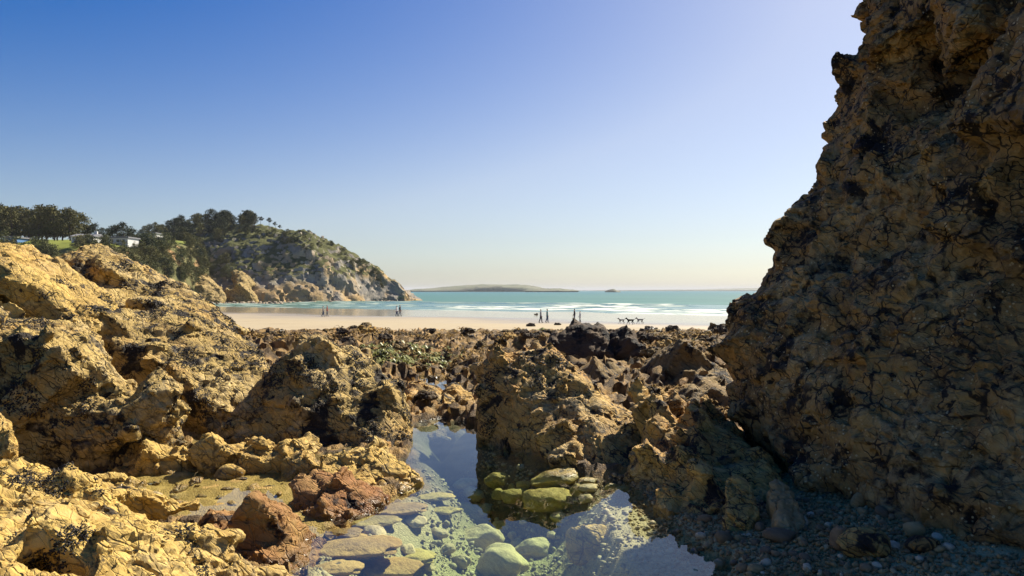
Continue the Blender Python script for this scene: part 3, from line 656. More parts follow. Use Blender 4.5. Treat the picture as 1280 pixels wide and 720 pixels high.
for i, (px, py, w_, h_) in enumerate([(621, 609, 34, 20), (624, 621, 24, 16), (645, 625, 44, 22), (735, 605, 28, 12), (764, 615, 20, 12), (778, 619, 24, 10), (722, 617, 22, 18), (640, 611, 14, 10), (654, 612, 20, 12)]):
    pool_stone(px, py, w_, h_, 'stone_green', LB2, (i + 2) % 6, depth=-.14, rz=rng.uniform(-.4, .4), group=G2)

# flat stones in the shallow arm on the left
GS = 'flat stones in the shallow arm of the pool'
cnt = 0
for k in range(400):
    px, py = rng.uniform(125, 415), rng.uniform(582, 668)
    x, y, z = G(px, py)
    if in_poly_dist(np.array([x]), np.array([y]), SHALLOW)[0] > -.02 or cnt >= 75: continue
    s_ = float(np.clip(rng.lognormal(-3.1, .45), .02, .13)); zz = ground_z(x, y)
    stone('flat_stone', ('broad' if s_ > .06 else 'small') + (' flat yellowish stone in the shallows by the yellow ledge' if py < 605 else ' flat yellowish stone in the shallows by the red boulder' if px > 240 else ' flat yellowish stone in the shallows beside the yellow foreground rock'), 'stone', x, y, zz + s_ * .12, s_, s_ * rng.uniform(.6, .9), s_ * rng.uniform(.3, .6),
          rng.choice(['ochre_bright', 'ochre_bright', 'ochre', 'ochre']), rng.uniform(0, 6), int(rng.integers(6)), group=GS, sub=2, bumpy=.36); cnt += 1
stone('pale_stone', 'rounded pale stone sitting in the shallows before the yellow ledge', 'stone', *G(288, 595)[:2], .03, .16, .10, .12, 'ochre_bright', .3, 3)
stone('pale_stone', 'small pale stone lying beside the yellow foreground rock', 'stone', *G(190, 625)[:2], .02, .08, .06, .07, 'stone_pale', .3, 1)

# shingle at the foot of the cliff: the larger pebbles one by one
GP = 'pebbles of the shingle bank'
PEBBLES = [('stone_grey', 'grey pebble'), ('stone_brown', 'brown pebble'), ('stone_dark', 'dark grey pebble'), ('stone_white', 'pale cream pebble')]
cnt = 0; placed = []
for k in range(6000):
    if cnt >= 230: break
    px, py = rng.uniform(800, 1200), rng.uniform(622, 735)
    x, y, z = G(px, py, .08)
    if in_poly_dist(np.array([x]), np.array([y]), POOL)[0] < .0 or x > 2.35 or py < 640 and px < 960: continue
    s_ = float(np.clip(rng.lognormal(-3.75, .55), .014, .09))
    if any((x - a) ** 2 + (y - b_) ** 2 < (.75 * (s_ + c_)) ** 2 for a, b_, c_ in placed): continue
    placed.append((x, y, s_)); zz = ground_z(x, y)
    mt, lb = PEBBLES[int(rng.choice(4, p=[.38, .28, .24, .10]))]
    siz = 'small' if s_ < .028 else ('fist sized' if s_ < .048 else 'large')
    dw = in_poly_dist(np.array([x]), np.array([y]), POOL)[0]
    plc = 'at the water edge of the shingle bank' if dw < .22 else ('on the shingle below the tall slab stone' if px < 1010 and py < 690 else ('on the shingle around the large speckled stone' if 1020 < px < 1135 and py > 675 else ('on the shingle close to the foot of the cliff wall' if x > 2.0 else 'on the open middle of the shingle bank')))
    lb = siz + ' ' + lb + ' ' + plc
    stone('pebble', lb, 'pebble', x, y, zz + s_ * .35, s_, s_, s_ * .95, mt, rng.uniform(0, 6), int(rng.integers(6)), (rng.uniform(-.4, .4), rng.uniform(-.4, .4)), group=GP + ', ' + lb, sub=2, flat=.68, bumpy=float(rng.choice([.18, .34]))); cnt += 1
for i, (px, py, wpx, hpx, mt, lb, bp_) in enumerate([
        (1072, 650, 20, 22, 'stone_grey', 'round grey stone standing highest on the shingle against the cliff', .12),
        (1003, 665, 13, 16, 'stone_white', 'blocky cream stone at the foot of the tall slab stone', .12),
        (1080, 702, 66, 40, 'rust', 'large brown speckled stone half buried in the shingle', .2),
        (1052, 692, 34, 34, 'stone_brown', 'brown stone beside the large speckled stone in the shingle', .2),
        (1142, 695, 28, 22, 'stone_grey', 'grey stone beside the cliff foot, past the large speckled stone', .15),
        (974, 676, 42, 20, 'stone_dark', 'low dark angular stone on the shingle below the spur', .25),
        (1150, 712, 44, 26, 'cliff', 'rough brown stone against the foot of the cliff wall', .3),
        (880, 704, 22, 10, 'stone_dark', 'dark stone poking from the water at the shingle edge', .2)]):
    x, y, z = G(px, py + hpx * .3, .08); zz = ground_z(x, y); hw = wpx / F * y / 2; hh = hpx / F * y / 2
    stone('shore_stone', lb, 'stone', x, y, max(zz, -.02) + hh * .55, hw, hw * .9, hh / .6, mt, rng.uniform(-.3, .3), i % 6, bumpy=bp_)
print('stones', time.time() - T0)

# gravel too fine to count
def low_stone(seed):
    me = stone_mesh(seed, .65, 1, .2); V, N = mesh_arrays(me); Fc = np.array([p.vertices[:] for p in me.polygons], np.int32); bpy.data.meshes.remove(me); return V, Fc
LOW = [low_stone(900 + k) for k in range(4)]
def gravel(name, pts, sizes, mat, label, sink=.3):
    Vs, Fs, off = [], [], 0
    var = rng.integers(0, 4, len(pts))
    for k in range(4):
        s_ = var == k
        if not s_.any(): continue
        n = int(s_.sum()); a = rng.uniform(0, 2 * math.pi, n); t = rng.normal(0, .25, (n, 2))
        ca, sa = np.cos(a), np.sin(a); z0 = np.zeros(n); o1 = np.ones(n)
        Rz = np.stack([np.stack([ca, -sa, z0], -1), np.stack([sa, ca, z0], -1), np.stack([t[:, 0], t[:, 1], o1], -1)], 1).astype(np.float32)
        V, Fc = scatter(LOW[k][0], LOW[k][1], pts[s_], sizes[s_][:, None], Rz)
        Vs.append(V); Fs.append(Fc + off); off += len(V)
    return tag(link_mesh(name, np_mesh(name, np.concatenate(Vs), np.concatenate(Fs)), mat), label, 'gravel', kind='stuff')
def mat_random(name, cols, scale=30, rough=.75, spec=.3):
    m, nt, b = new_mat(name)
    r = nd(nt, 'ShaderNodeNewGeometry').outputs['Random Per Island']
    cr = nd(nt, 'ShaderNodeValToRGB'); cr.color_ramp.interpolation = 'LINEAR'
    while len(cr.color_ramp.elements) < len(cols): cr.color_ramp.elements.new(.5)
    for i, c_ in enumerate(cols): cr.color_ramp.elements[i].position = i / max(1, len(cols) - 1); cr.color_ramp.elements[i].color = (*c_, 1)
    nt.links.new(r, cr.inputs[0])
    n = noise(nt, coords(nt, False), scale, 4, .65)
    c = mixc(nt, smooth(nt, n, .3, .7, 0, .5), cr.outputs[0], (.12, .09, .06), 'MULTIPLY')
    nt.links.new(cr.outputs[0], b.inputs['Base Color']) if False else nt.links.new(mixc(nt, .35, cr.outputs[0], c), b.inputs['Base Color'])
    b.inputs['Roughness'].default_value = rough; b.inputs['Specular IOR Level'].default_value = spec
    return m
M['gravel_dark'] = mat_random('shingle_gravel', [(.13, .08, .034), (.32, .21, .085), (.21, .13, .048), (.39, .27, .12), (.16, .105, .044), (.47, .35, .18)])
M['gravel_pale'] = mat_random('pool_gravel', [(.30, .25, .12), (.44, .36, .19), (.36, .30, .15), (.52, .44, .26), (.24, .18, .08)])
n = 9500
x = rng.uniform(.7, 2.5, n); y = rng.uniform(3.0, 6.3, n)
d = in_poly_dist(x, y, POOL); ok = (d > -.12); x, y = x[ok], y[ok]; sz = rng.lognormal(-4.45, .40, len(x)).clip(.006, .026)
gravel('gravel', np.stack([x, y, ground_z_arr(x, y) + sz * .25], -1).astype(np.float32), sz.astype(np.float32), M['gravel_dark'], 'fine grey brown gravel of the shingle bank')
n = 9000
n = 10000; x = rng.uniform(-1.6, 1.5, n); y = rng.uniform(3.6, 8, n)
d = in_poly_dist(x, y, POOL); ok = (d < -.05) & (fbm(np.stack([x, y, y * 0], -1) * 1.1, 2, 77) + .28 * sstep(x, 0, .7) > .52); x, y = x[ok], y[ok]; sz = rng.lognormal(-4.5, .5, len(x)).clip(.006, .04)
gravel('gravel', np.stack([x, y, ground_z_arr(x, y) + sz * .25], -1).astype(np.float32), sz.astype(np.float32), M['gravel_pale'], 'pale gravel on the bed of the pool')
print('gravel', time.time() - T0)

# ------------------------------------------------------------------ reef of weed covered rocks behind the pool
M['reef_a'] = M['weedrock']
M['reef_b'] = rock_mat('dark_reef_rock', (.10, .068, .036), (.06, .043, .027), (.17, .09, .03), (.022, .018, .014), .5, rust_amt=.5, bump=.6)
M['reef_c'] = rock_mat('golden_weed_rock', (.42, .27, .075), (.27, .165, .05), (.38, .19, .045), (.05, .036, .02), .3, rust_amt=.5, bump=.6)
RT = []
for k in range(6):
    r = np.random.default_rng(300 + k)
    pts = [tuple(v) for v in (lambda a: a / np.linalg.norm(a, axis=1, keepdims=True) * np.array([.5, .42, .30]) * r.uniform(.8, 1.1, (22, 1)))(r.normal(size=(22, 3)))]
    me = rock_mesh([pts], .035, disp_group(seed=60 + k, warp=.12, warp_s=2, crack=.05, crack_s=2.6, block=.06, lump=0, fine=.01),
                   disp_group(seed=80 + k, warp=0, crack=.02, crack_s=7, block=.02, lump=.045, lump_s=9, fine=.012, fine_s=18), None, 1, 2)
    RT.append(me)
RTM = {}
REEF_LB = {'reef_a': 'brown weed covered rock on the reef between pool and beach', 'reef_b': 'dark weed covered rock on the reef between pool and beach', 'reef_c': 'golden brown sunlit weedy rock on the reef behind the pool'}
def reef_rock(x, y, z, s_, mt, sq=1.0, lb=None):
    v = int(rng.integers(6)); key = (v, mt)
    if key not in RTM:
        me = RT[v].copy(); me.materials.clear(); me.materials.append(M[mt]); RTM[key] = me
    o = bpy.data.objects.new('reef_rock', RTM[key]); col.objects.link(o)
    o.location = (x, y, z); o.rotation_euler = (rng.uniform(-.3, .3), rng.uniform(-.3, .3), rng.uniform(0, 6.28)); o.scale = (s_, s_, s_ * sq)
    return tag(o, lb, 'rock', 'reef rocks: ' + lb)
cnt = 0
for k in range(2000):
    if cnt >= 290: break
    px = rng.uniform(262, 925); py = 403 + 95 * rng.uniform(0, 1) ** 1.5
    x, y, z = G(px, py, .2)
    if 590 < px < 800 and py > 445 or px < 500 and py > 440 or y < 9.6 and px < 600: continue
    if min(in_poly_dist(np.array([x]), np.array([y]), POND)[0], in_poly_dist(np.array([x]), np.array([y]), POND2)[0]) < .35: continue
    zz = ground_z(x, y)
    s_ = rng.uniform(14, 32) / F * y * rng.choice([.7, 1, 1.3]); s_ = min(s_, 1.3)
    mt = rng.choice(['reef_a', 'reef_b', 'reef_c'], p=[.35, .5, .15]) if py < 430 else rng.choice(['reef_a', 'reef_b', 'reef_c'], p=[.4, .25, .35])
    plc = ('at the sand edge of the reef' if py < 411 else 'on the reef by the bright green seaweed' if 455 < px < 580 and py < 460 else 'on the reef around the dark flat topped block' if 660 < px < 820 and py < 450 else
           'on the reef behind the jagged spur and small pond' if px >= 800 and py >= 430 else 'on the reef near the cliff' if px >= 820 else 'on the reef behind the pool inlet' if 480 < px < 620 else 'on the reef behind the mussel covered rocks' if px < 480 else 'on the reef behind the peaked rock')
    lb = ('small ' if s_ < .3 else 'mid sized ' if s_ < .6 else 'large ') + {'reef_a': 'brown weedy rock ', 'reef_b': 'dark weedy rock ', 'reef_c': 'golden weedy rock '}[mt] + plc
    reef_rock(x, y, zz + s_ * .08, s_, mt, rng.uniform(.7, 1.0), lb); cnt += 1
# weed tufts
def weed_tufts(name, pts, size, mat, label, leaves=9):
    n = len(pts); N_ = n * leaves
    base = np.repeat(pts, leaves, 0).astype(np.float32); s_ = np.repeat(size, leaves).astype(np.float32) * rng.uniform(.6, 1.3, N_).astype(np.float32)
    a = rng.uniform(0, 2 * math.pi, N_); up = rng.uniform(.15, .9, N_)
    d = np.stack([np.cos(a), np.sin(a), np.zeros(N_)], -1).astype(np.float32); sdv = np.stack([-np.sin(a), np.cos(a), np.zeros(N_)], -1).astype(np.float32)
    z = np.array([0, 0, 1], np.float32); w_ = (s_ * .11)[:, None]
    mid = base + d * (s_ * .5)[:, None] + z * (s_ * up * .55)[:, None]; tip = base + d * (s_ * 1.1)[:, None] + z * (s_ * (up * .4 - .12))[:, None]
    V = np.stack([base - sdv * w_ * .5, base + sdv * w_ * .5, mid + sdv * w_, mid - sdv * w_, tip + sdv * w_ * .4, tip - sdv * w_ * .4], 1).reshape(-1, 3)
    q = np.array([[0, 1, 2, 3], [3, 2, 4, 5]]); Fc = (q[None] + (np.arange(N_) * 6)[:, None, None]).reshape(-1, 4)
    return tag(link_mesh(name, np_mesh(name, V, Fc, False), mat), label, 'seaweed', kind='stuff')
M['weed'] = mat_random('brown_weed', [(.045, .028, .011), (.24, .14, .035), (.11, .064, .018), (.38, .24, .06), (.07, .042, .015)], 8, .85, .12)
n = 13000
px = rng.uniform(240, 930, n); py = 404 + 120 * rng.uniform(0, 1, n) ** 1.3
Y_ = 1.5 * F / (py - HY); X_ = (px - 640) / F * Y_
ok = ~((px < 520) & (py > 455)) & ~((px > 500) & (px < 800) & (py > 470)) & (in_poly_dist(X_, Y_, POOL) > .1) & (in_poly_dist(X_, Y_, POND) > .1) & (in_poly_dist(X_, Y_, POND2) > .1) & (fbm(np.stack([X_, Y_, X_ * 0], -1) * .7, 3, 5) > .46)
X_, Y_ = X_[ok], Y_[ok]
weed_tufts('seaweed', np.stack([X_, Y_, ground_z_arr(X_, Y_)], -1), (.035 + .005 * Y_) * rng.uniform(.6, 1.3, len(Y_)), M['weed'], 'brown seaweed strewn over the reef')
M['weed_green'] = mat_random('green_weed', [(.10, .12, .018), (.24, .24, .035), (.16, .17, .025)], 8, .5, .4)
cl = np.array([(480, 442), (486, 447), (520, 438), (505, 452), (535, 447), (470, 450), (560, 447)]); c_ = cl[rng.integers(0, len(cl), 300)] + rng.normal(0, 1, (300, 2)) * (8, 2.5)
Y_ = 1.45 * F / (c_[:, 1] - HY); X_ = (c_[:, 0] - 640) / F * Y_
weed_tufts('seaweed', np.stack([X_, Y_, ground_z_arr(X_, Y_) + .03], -1), .05 + .006 * Y_, M['weed_green'], 'bright green seaweed on the reef behind the triangular rock', 7)
print('reef', time.time() - T0)

# ------------------------------------------------------------------ beach, sea, surf
SA = np.array([35.0, 142.0]); SN = np.array([.5096, .8605]); ST = np.array([-.8605, .5096])
SEA_Z = -2.8
def shore_d(x, y): return (x - SA[0]) * SN[0] + (y - SA[1]) * SN[1]
gx = np.concatenate([np.arange(-420, -160, 12), np.arange(-160, 160, 2.0), np.arange(160, 421, 12)]); gy = np.concatenate([np.arange(40, 240, 2.0), np.arange(240, 700, 10)])
GX, GY = np.meshgrid(gx, gy); d = shore_d(GX, GY)
p3 = np.stack([GX, GY, GX * 0], -1).reshape(-1, 3)
GZ = SEA_Z - .0045 * d + (fbm(p3 * np.array([.05, .09, 1]), 3, 4).reshape(GX.shape) - .5) * .10 - .02 * np.maximum(d - 5, 0)
idx = np.arange(GX.size).reshape(GX.shape)
FQ = np.stack([idx[:-1, :-1], idx[:-1, 1:], idx[1:, 1:], idx[1:, :-1]], -1).reshape(-1, 4)
m, nt, b = new_mat('beach_sand'); M['sand'] = m
g = coords(nt, False)
dt = nd(nt, 'ShaderNodeVectorMath', operation='DOT_PRODUCT'); nt.links.new(vadd(nt, g, (-SA[0], -SA[1], 0)), dt.inputs[0]); dt.inputs[1].default_value = (SN[0], SN[1], 0)
dd = mth(nt, 'ADD', dt.outputs['Value'], mth(nt, 'MULTIPLY', mth(nt, 'SUBTRACT', noise(nt, vmul(nt, g, (.6, 1, 1)), .05, 4), .5), 40))
wet = smooth(nt, dd, -70, -46)
c = mixc(nt, noise(nt, g, .8, 5), (.32, .255, .145), (.38, .305, .185))
c = mixc(nt, smooth(nt, noise(nt, vmul(nt, g, (.35, 1, 1)), .35, 6, .7), .52, .68, 0, .6), c, (.27, .20, .11))
nt.links.new(mixc(nt, wet, c, (.30, .25, .17)), b.inputs['Base Color'])
nt.links.new(smooth(nt, dd, -68, -44, .85, .10), b.inputs['Roughness'])
bp = nd(nt, 'ShaderNodeBump', {'Height': noise(nt, g, 1.5, 5), 'Strength': .15, 'Distance': .08}); nt.links.new(bp.outputs[0], b.inputs['Normal'])
tag(link_mesh('beach', np_mesh('beach', np.stack([GX, GY, GZ], -1).reshape(-1, 3), FQ), M['sand']), kind='structure')
# sea to the horizon
m, nt, b = new_mat('sea_water'); M['sea'] = m
g = coords(nt, False)
n1 = noise(nt, vmul(nt, g, (.25, 1, 1)), .03, 4)
c = mixc(nt, smooth(nt, n1, .4, .62), (.05, .14, .10), (.075, .185, .135))
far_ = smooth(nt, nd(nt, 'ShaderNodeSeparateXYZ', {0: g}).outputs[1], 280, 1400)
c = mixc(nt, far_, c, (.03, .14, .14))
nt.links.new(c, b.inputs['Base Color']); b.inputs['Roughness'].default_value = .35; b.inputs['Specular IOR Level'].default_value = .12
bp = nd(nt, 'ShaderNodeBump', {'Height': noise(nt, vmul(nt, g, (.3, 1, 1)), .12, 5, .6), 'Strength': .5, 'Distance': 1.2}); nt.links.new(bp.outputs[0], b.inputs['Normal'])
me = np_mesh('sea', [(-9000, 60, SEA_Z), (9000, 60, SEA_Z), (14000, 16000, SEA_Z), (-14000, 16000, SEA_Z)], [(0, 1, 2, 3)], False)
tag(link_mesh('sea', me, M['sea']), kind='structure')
# surf: rolling lines of foam along the shore
s_ = np.arange(-110, 300, 1.3); dd_ = np.arange(-22, 84, .55)
SS, DD = np.meshgrid(s_, dd_)
wig = (fbm(np.stack([SS * .02, DD * 0, DD * 0], -1).reshape(-1, 3), 3, 8).reshape(SS.shape) - .5) * 10
z = np.zeros_like(SS); foam = np.zeros_like(SS)
for c0, hgt, wdt, sd_ in ((-8, .05, 1.5, 9), (4, .16, 2.2, 1), (14, .35, 2.6, 2), (25, .55, 2.8, 3), (38, .6, 3.0, 4), (54, .6, 3.2, 5), (66, .5, 3.2, 6)):
    amp = fbm(np.stack([SS * .03 + c0, DD * 0 + c0, DD * 0], -1).reshape(-1, 3), 3, 40 + sd_).reshape(SS.shape)
    k = np.exp(-((DD - c0 + wig) / wdt) ** 2) * sstep(amp, .30 + .002 * c0, .55 + .002 * c0)
    z += hgt * k * 1.0; back = np.exp(-(np.maximum(c0 - (DD + wig), 0) / 5.5) ** 2) * (DD + wig < c0 + wdt) * sstep(amp, .34 + .003 * c0, .52 + .003 * c0)
    foam = np.maximum(foam, back * (.95 if c0 < 50 else .8))
fn = fbm(np.stack([SS * .25, DD * .7, DD * 0], -1).reshape(-1, 3), 4, 15).reshape(SS.shape)
foam = foam * sstep(fn, .36, .58) * (1 - .55 * sstep(SS, 40, 90)); z = z + foam * (fn - .3) * .35 + .015
edge = np.minimum(sstep(DD, -22, -15), 1 - sstep(DD, 76, 83)); z = z * edge + .008
wx = SA[0] + ST[0] * SS + SN[0] * DD; wy = SA[1] + ST[1] * SS + SN[1] * DD
idx = np.arange(SS.size).reshape(SS.shape)
FQ = np.stack([idx[:-1, :-1], idx[1:, :-1], idx[1:, 1:], idx[:-1, 1:]], -1).reshape(-1, 4)
me = np_mesh('surf', np.stack([wx, wy, z + SEA_Z], -1).reshape(-1, 3), FQ)
me.attributes.new('foam', 'FLOAT', 'POINT').data.foreach_set('value', foam.astype(np.float32).ravel())
m, nt, b = new_mat('surf_water'); M['surf'] = m
g = coords(nt, False); fo = nd(nt, 'ShaderNodeAttribute', attribute_name='foam').outputs['Fac']
nt.links.new(mixc(nt, smooth(nt, fo, .10, .95), (.10, .19, .15), (.66, .67, .60)), b.inputs['Base Color'])
nt.links.new(smooth(nt, fo, .1, .5, .25, .8), b.inputs['Roughness'])
bp = nd(nt, 'ShaderNodeBump', {'Height': noise(nt, g, 1.0, 5), 'Strength': .4, 'Distance': .2}); nt.links.new(bp.outputs[0], b.inputs['Normal'])
tag(link_mesh('surf', me, M['surf']), kind='structure')
print('sea', time.time() - T0)

# ------------------------------------------------------------------ headland, hill, far coast
m, nt, b = new_mat('headland_rock'); M['headland'] = m
g = coords(nt, False); sp = nd(nt, 'ShaderNodeSeparateXYZ', {0: g}); nz = nd(nt, 'ShaderNodeSeparateXYZ', {0: nd(nt, 'ShaderNodeNewGeometry').outputs['Normal']}).outputs[2]
c = mixc(nt, smooth(nt, noise(nt, g, .18, 6, .65), .4, .62), (.20, .185, .165), (.36, .31, .24))
oc = mth(nt, 'MULTIPLY', smooth(nt, noise(nt, vadd(nt, g, (40, 0, 0)), .06, 4, .55), .41, .54), smooth(nt, mth(nt, 'ADD', sp.outputs[2], mth(nt, 'MULTIPLY', noise(nt, g, .15, 4), 10)), 15, 23, 1, 0))
c = mixc(nt, oc, c, (.42, .29, .14))
c = mixc(nt, smooth(nt, noise(nt, g, .5, 5, .7), .56, .66, 0, .7), c, (.10, .09, .08))
vg = smooth(nt, mth(nt, 'ADD', nz, mth(nt, 'MULTIPLY', mth(nt, 'SUBTRACT', noise(nt, g, .25, 5, .7), .5), .9)), .52, .66)
vg = mth(nt, 'MULTIPLY', vg, smooth(nt, sp.outputs[2], 2, 9))
vgc = mixc(nt, noise(nt, g, .5, 5), (.05, .06, .022), (.13, .125, .045))
nt.links.new(mixc(nt, vg, c, vgc), b.inputs['Base Color']); b.inputs['Roughness'].default_value = .9; b.inputs['Specular IOR Level'].default_value = .1
bp = nd(nt, 'ShaderNodeBump', {'Height': noise(nt, g, .9, 6, .7), 'Strength': .6, 'Distance': 1.0}); nt.links.new(bp.outputs[0], b.inputs['Normal'])
HD = dict(warp=.12, warp_s=.8, crack=.05, crack_s=1.2, block=.04, fine=.02, stretch=(1.3, 1.3, .6), rot=(0, R(28), 0))
HD2 = dict(crack=.04, crack_s=3.4, block=.03, lump=.01, stretch=(1.3, 1.3, .6), rot=(0, R(28), 0))
HEAD = rock('headland', 'rocky headland with ochre cliff, scrubby top and pines beside the bay', 'headland', [
    [P(120, 306, 300), P(230, 284, 305), P(272, 277, 305), P(332, 282, 300), P(376, 290, 300), P(400, 298, 300), P(240, 340, 268), P(310, 305, 275), P(370, 300, 278), P(240, 380, 248), P(350, 378.5, 256), P(400, 378, 264), P(410, 330, 275), P(200, 380, 260),
     P(150, 300, 380), P(330, 290, 380), P(400, 310, 370)],
    [P(370, 290, 300), P(400, 297, 300), P(424, 306, 300), P(456, 325, 302), P(476, 340, 305), P(489, 350, 310), P(497, 366, 318), P(400, 378, 264), P(450, 377.5, 282), P(480, 377, 298), P(440, 345, 285), P(400, 330, 276), P(400, 310, 370), P(470, 345, 350)],
    [P(480, 366, 305), P(497, 364, 318), P(508, 371, 322), P(521, 375.6, 330), P(478, 378, 296), P(500, 376.6, 308), P(490, 370, 345)],
    [P(495, 367, 316), P(512, 371, 322), P(519, 375, 330), P(500, 377, 306), P(515, 376.4, 314), P(505, 369, 340)]],
    M['headland'], 1.15, 31, -4.0, d1=HD, d2=HD2, size=14, smooth_it=2, frac=.42, frot=(0, R(38), 0), asp=(2.0, 1, .6), fdens=.6, fout=.13)
for lab, hp in (('sunlit orange crag at the foot of the wooded slope', [P(228, 368, 234), P(238, 350, 240), P(252, 343, 244), P(268, 354, 243), P(284, 368, 238), P(275, 376, 233), P(240, 376, 233), P(255, 346, 262)]),
                ('narrow sunlit ochre buttress at the foot of the headland cliff', [P(290, 372, 246), P(293, 352, 252), P(301, 340, 256), P(309, 350, 255), P(318, 372, 248), P(300, 376, 245), P(302, 338, 275)])):
    rock('rock_crag', lab, 'rock', [hp], M['ochre'], .4, 33, -4, d1=dict(warp=.05), size=10, frac=.28, lev=3, asp=(1.8, 1, .7), frot=(0, R(45), 0))
# hill with the lawn and houses on the left
m, nt, b = new_mat('hill_scrub'); M['hill'] = m
g = coords(nt, False); sp = nd(nt, 'ShaderNodeSeparateXYZ', {0: g}); nz = nd(nt, 'ShaderNodeSeparateXYZ', {0: nd(nt, 'ShaderNodeNewGeometry').outputs['Normal']}).outputs[2]
c = mixc(nt, noise(nt, g, .25, 5, .65), (.06, .075, .025), (.20, .17, .075))
c = mixc(nt, smooth(nt, noise(nt, vadd(nt, g, (9, 0, 0)), .12, 4, .6), .56, .64), c, (.30, .18, .08))
c = mixc(nt, smooth(nt, nz, .88, .95), c, mixc(nt, noise(nt, g, .3, 4), (.13, .16, .03), (.20, .21, .045)))
nt.links.new(c, b.inputs['Base Color']); b.inputs['Roughness'].default_value = .95; b.inputs['Specular IOR Level'].default_value = .1
hill_pts = [[P(-500, 303, 185), P(0, 304, 185), P(110, 304, 190), P(165, 304, 200), P(-500, 380, 150), P(40, 385, 158), P(180, 385, 185), P(-500, 300, 330), P(100, 302, 330), P(240, 304, 330), P(225, 300, 270)],
            [P(110, 304, 195), P(165, 303, 200), P(226, 299, 260), P(262, 318, 262), P(240, 384, 226), P(180, 385, 190), P(240, 300, 330)]]
me = rock_mesh(hill_pts, 2.2, disp_group(seed=7, size=12, warp=.10, warp_s=1, crack=0, block=0, lump=0, fine=.04), disp_group(seed=9, size=12, warp=0, crack=0, block=0, lump=.02, lump_s=6, fine=.02, fine_s=9), -4.0, 1, 1)
HILL = tag(link_mesh('hill', me, M['hill']), kind='structure')
# rubble apron at the foot of the cliff
n = 1500; t = rng.uniform(0, 1, n); bx_ = np.interp(t, [0, .35, .7, 1], [232, 330, 430, 515]); yb = np.interp(t, [0, .35, .7, 1], [236, 250, 272, 318]) - np.abs(rng.normal(0, 8, n)) * np.interp(t, [0, 1], [1, .5])
X_ = (bx_ - 640) / F * yb; szr = rng.lognormal(-.9, .5, n).clip(.2, 1.3)
M['rubble'] = mat_random('cliff_rubble', [(.22, .18, .13), (.34, .27, .18), (.15, .125, .10), (.40, .31, .19)], 1)
gravel('boulder_rubble', np.stack([X_, yb, SEA_Z - .0045 * shore_d(X_, yb) + szr * .2], -1).astype(np.float32), szr.astype(np.float32), M['rubble'], 'pale boulder rubble along the foot of the headland cliff')
# far coast
M['far'] = rock_mat('far_coast', (.10, .115, .06), (.15, .14, .085), (.18, .15, .09), (.06, .07, .04), .3, s=.01, rust_amt=.3, bump=.2)
FD = dict(warp=.05, warp_s=.8, crack=0, block=.03, fine=.015); FD2 = dict(crack=0, block=.01, lump=.01, fine=.01)
def coast(label, prof, Y, depth, voxel, size, seed):
    pts = []
    hs_ = []
    for (a, b_) in zip(prof[:-1], prof[1:]):
        hs_.append([P(*a, Y), P(*b_, Y), P(a[0], a[1] + .6, Y + depth), P(b_[0], b_[1] + .6, Y + depth), P(a[0], a[1] + 3, Y - depth * .3), P(b_[0], b_[1] + 3, Y - depth * .3)])
    return rock('far_headland', label, 'headland', hs_, M['far'], voxel, seed, -6, d1=FD, d2=FD2, size=size, smooth_it=1, frac=None)
coast('long low green headland far across the bay', [(440, 362), (500, 363.5), (520, 361.5), (545, 359.5), (575, 357), (610, 355.6), (650, 356), (668, 357.5), (682, 360.5), (700, 363)], 2400, 400, 7, 45, 41)
coast('lower dark point in front of the long far headland', [(655, 362.5), (672, 360.8), (700, 360.5), (715, 362), (728, 364)], 2000, 150, 4, 22, 42)
coast('small rocky islet on the horizon', [(756, 364), (762, 361.8), (767, 361.2), (772, 363), (776, 364.2)], 1800, 30, 1.5, 12, 43)
coast('faint low coast on the horizon beside the dark cliff', [(700, 363.2), (790, 362.6), (860, 361.6), (900, 360.2), (960, 359.5), (1100, 359)], 5500, 600, 12, 40, 44)
print('headland', time.time() - T0)

# ------------------------------------------------------------------ trees
from mathutils.bvhtree import BVHTree
BV = {}
def caster(ob):
    if ob.name not in BV:
        V, N = mesh_arrays(ob.data); off = np.array(ob.location, np.float32)
        BV[ob.name] = BVHTree.FromPolygons([tuple(v) for v in (V + off).tolist()], [tuple(p.vertices) for p in ob.data.polygons])
    return BV[ob.name]
def height_at(ob, x, y, z0=80):
    hit = caster(ob).ray_cast(Vector((x, y, z0)), Vector((0, 0, -1)))[0]
    return hit.z if hit is not None else None
bpy.context.view_layer.update()
M['bark'] = rock_mat('bark', (.10, .075, .055), (.07, .05, .04), (.13, .08, .05), (.04, .03, .03), .2, s=.5)
def leaf_mat(name, cols):
    m = mat_random(name, cols, .6, .8, .15); return m
M['pine_a'] = leaf_mat('pine_needles', [(.07, .075, .024), (.15, .135, .042), (.10, .10, .032), (.19, .165, .055)])
M['pine_b'] = leaf_mat('dark_needles', [(.022, .034, .018), (.045, .06, .026), (.03, .045, .02), (.065, .07, .03)])
M['bush'] = leaf_mat('bush_leaves', [(.06, .075, .025), (.12, .125, .04), (.08, .09, .03), (.16, .15, .05)])
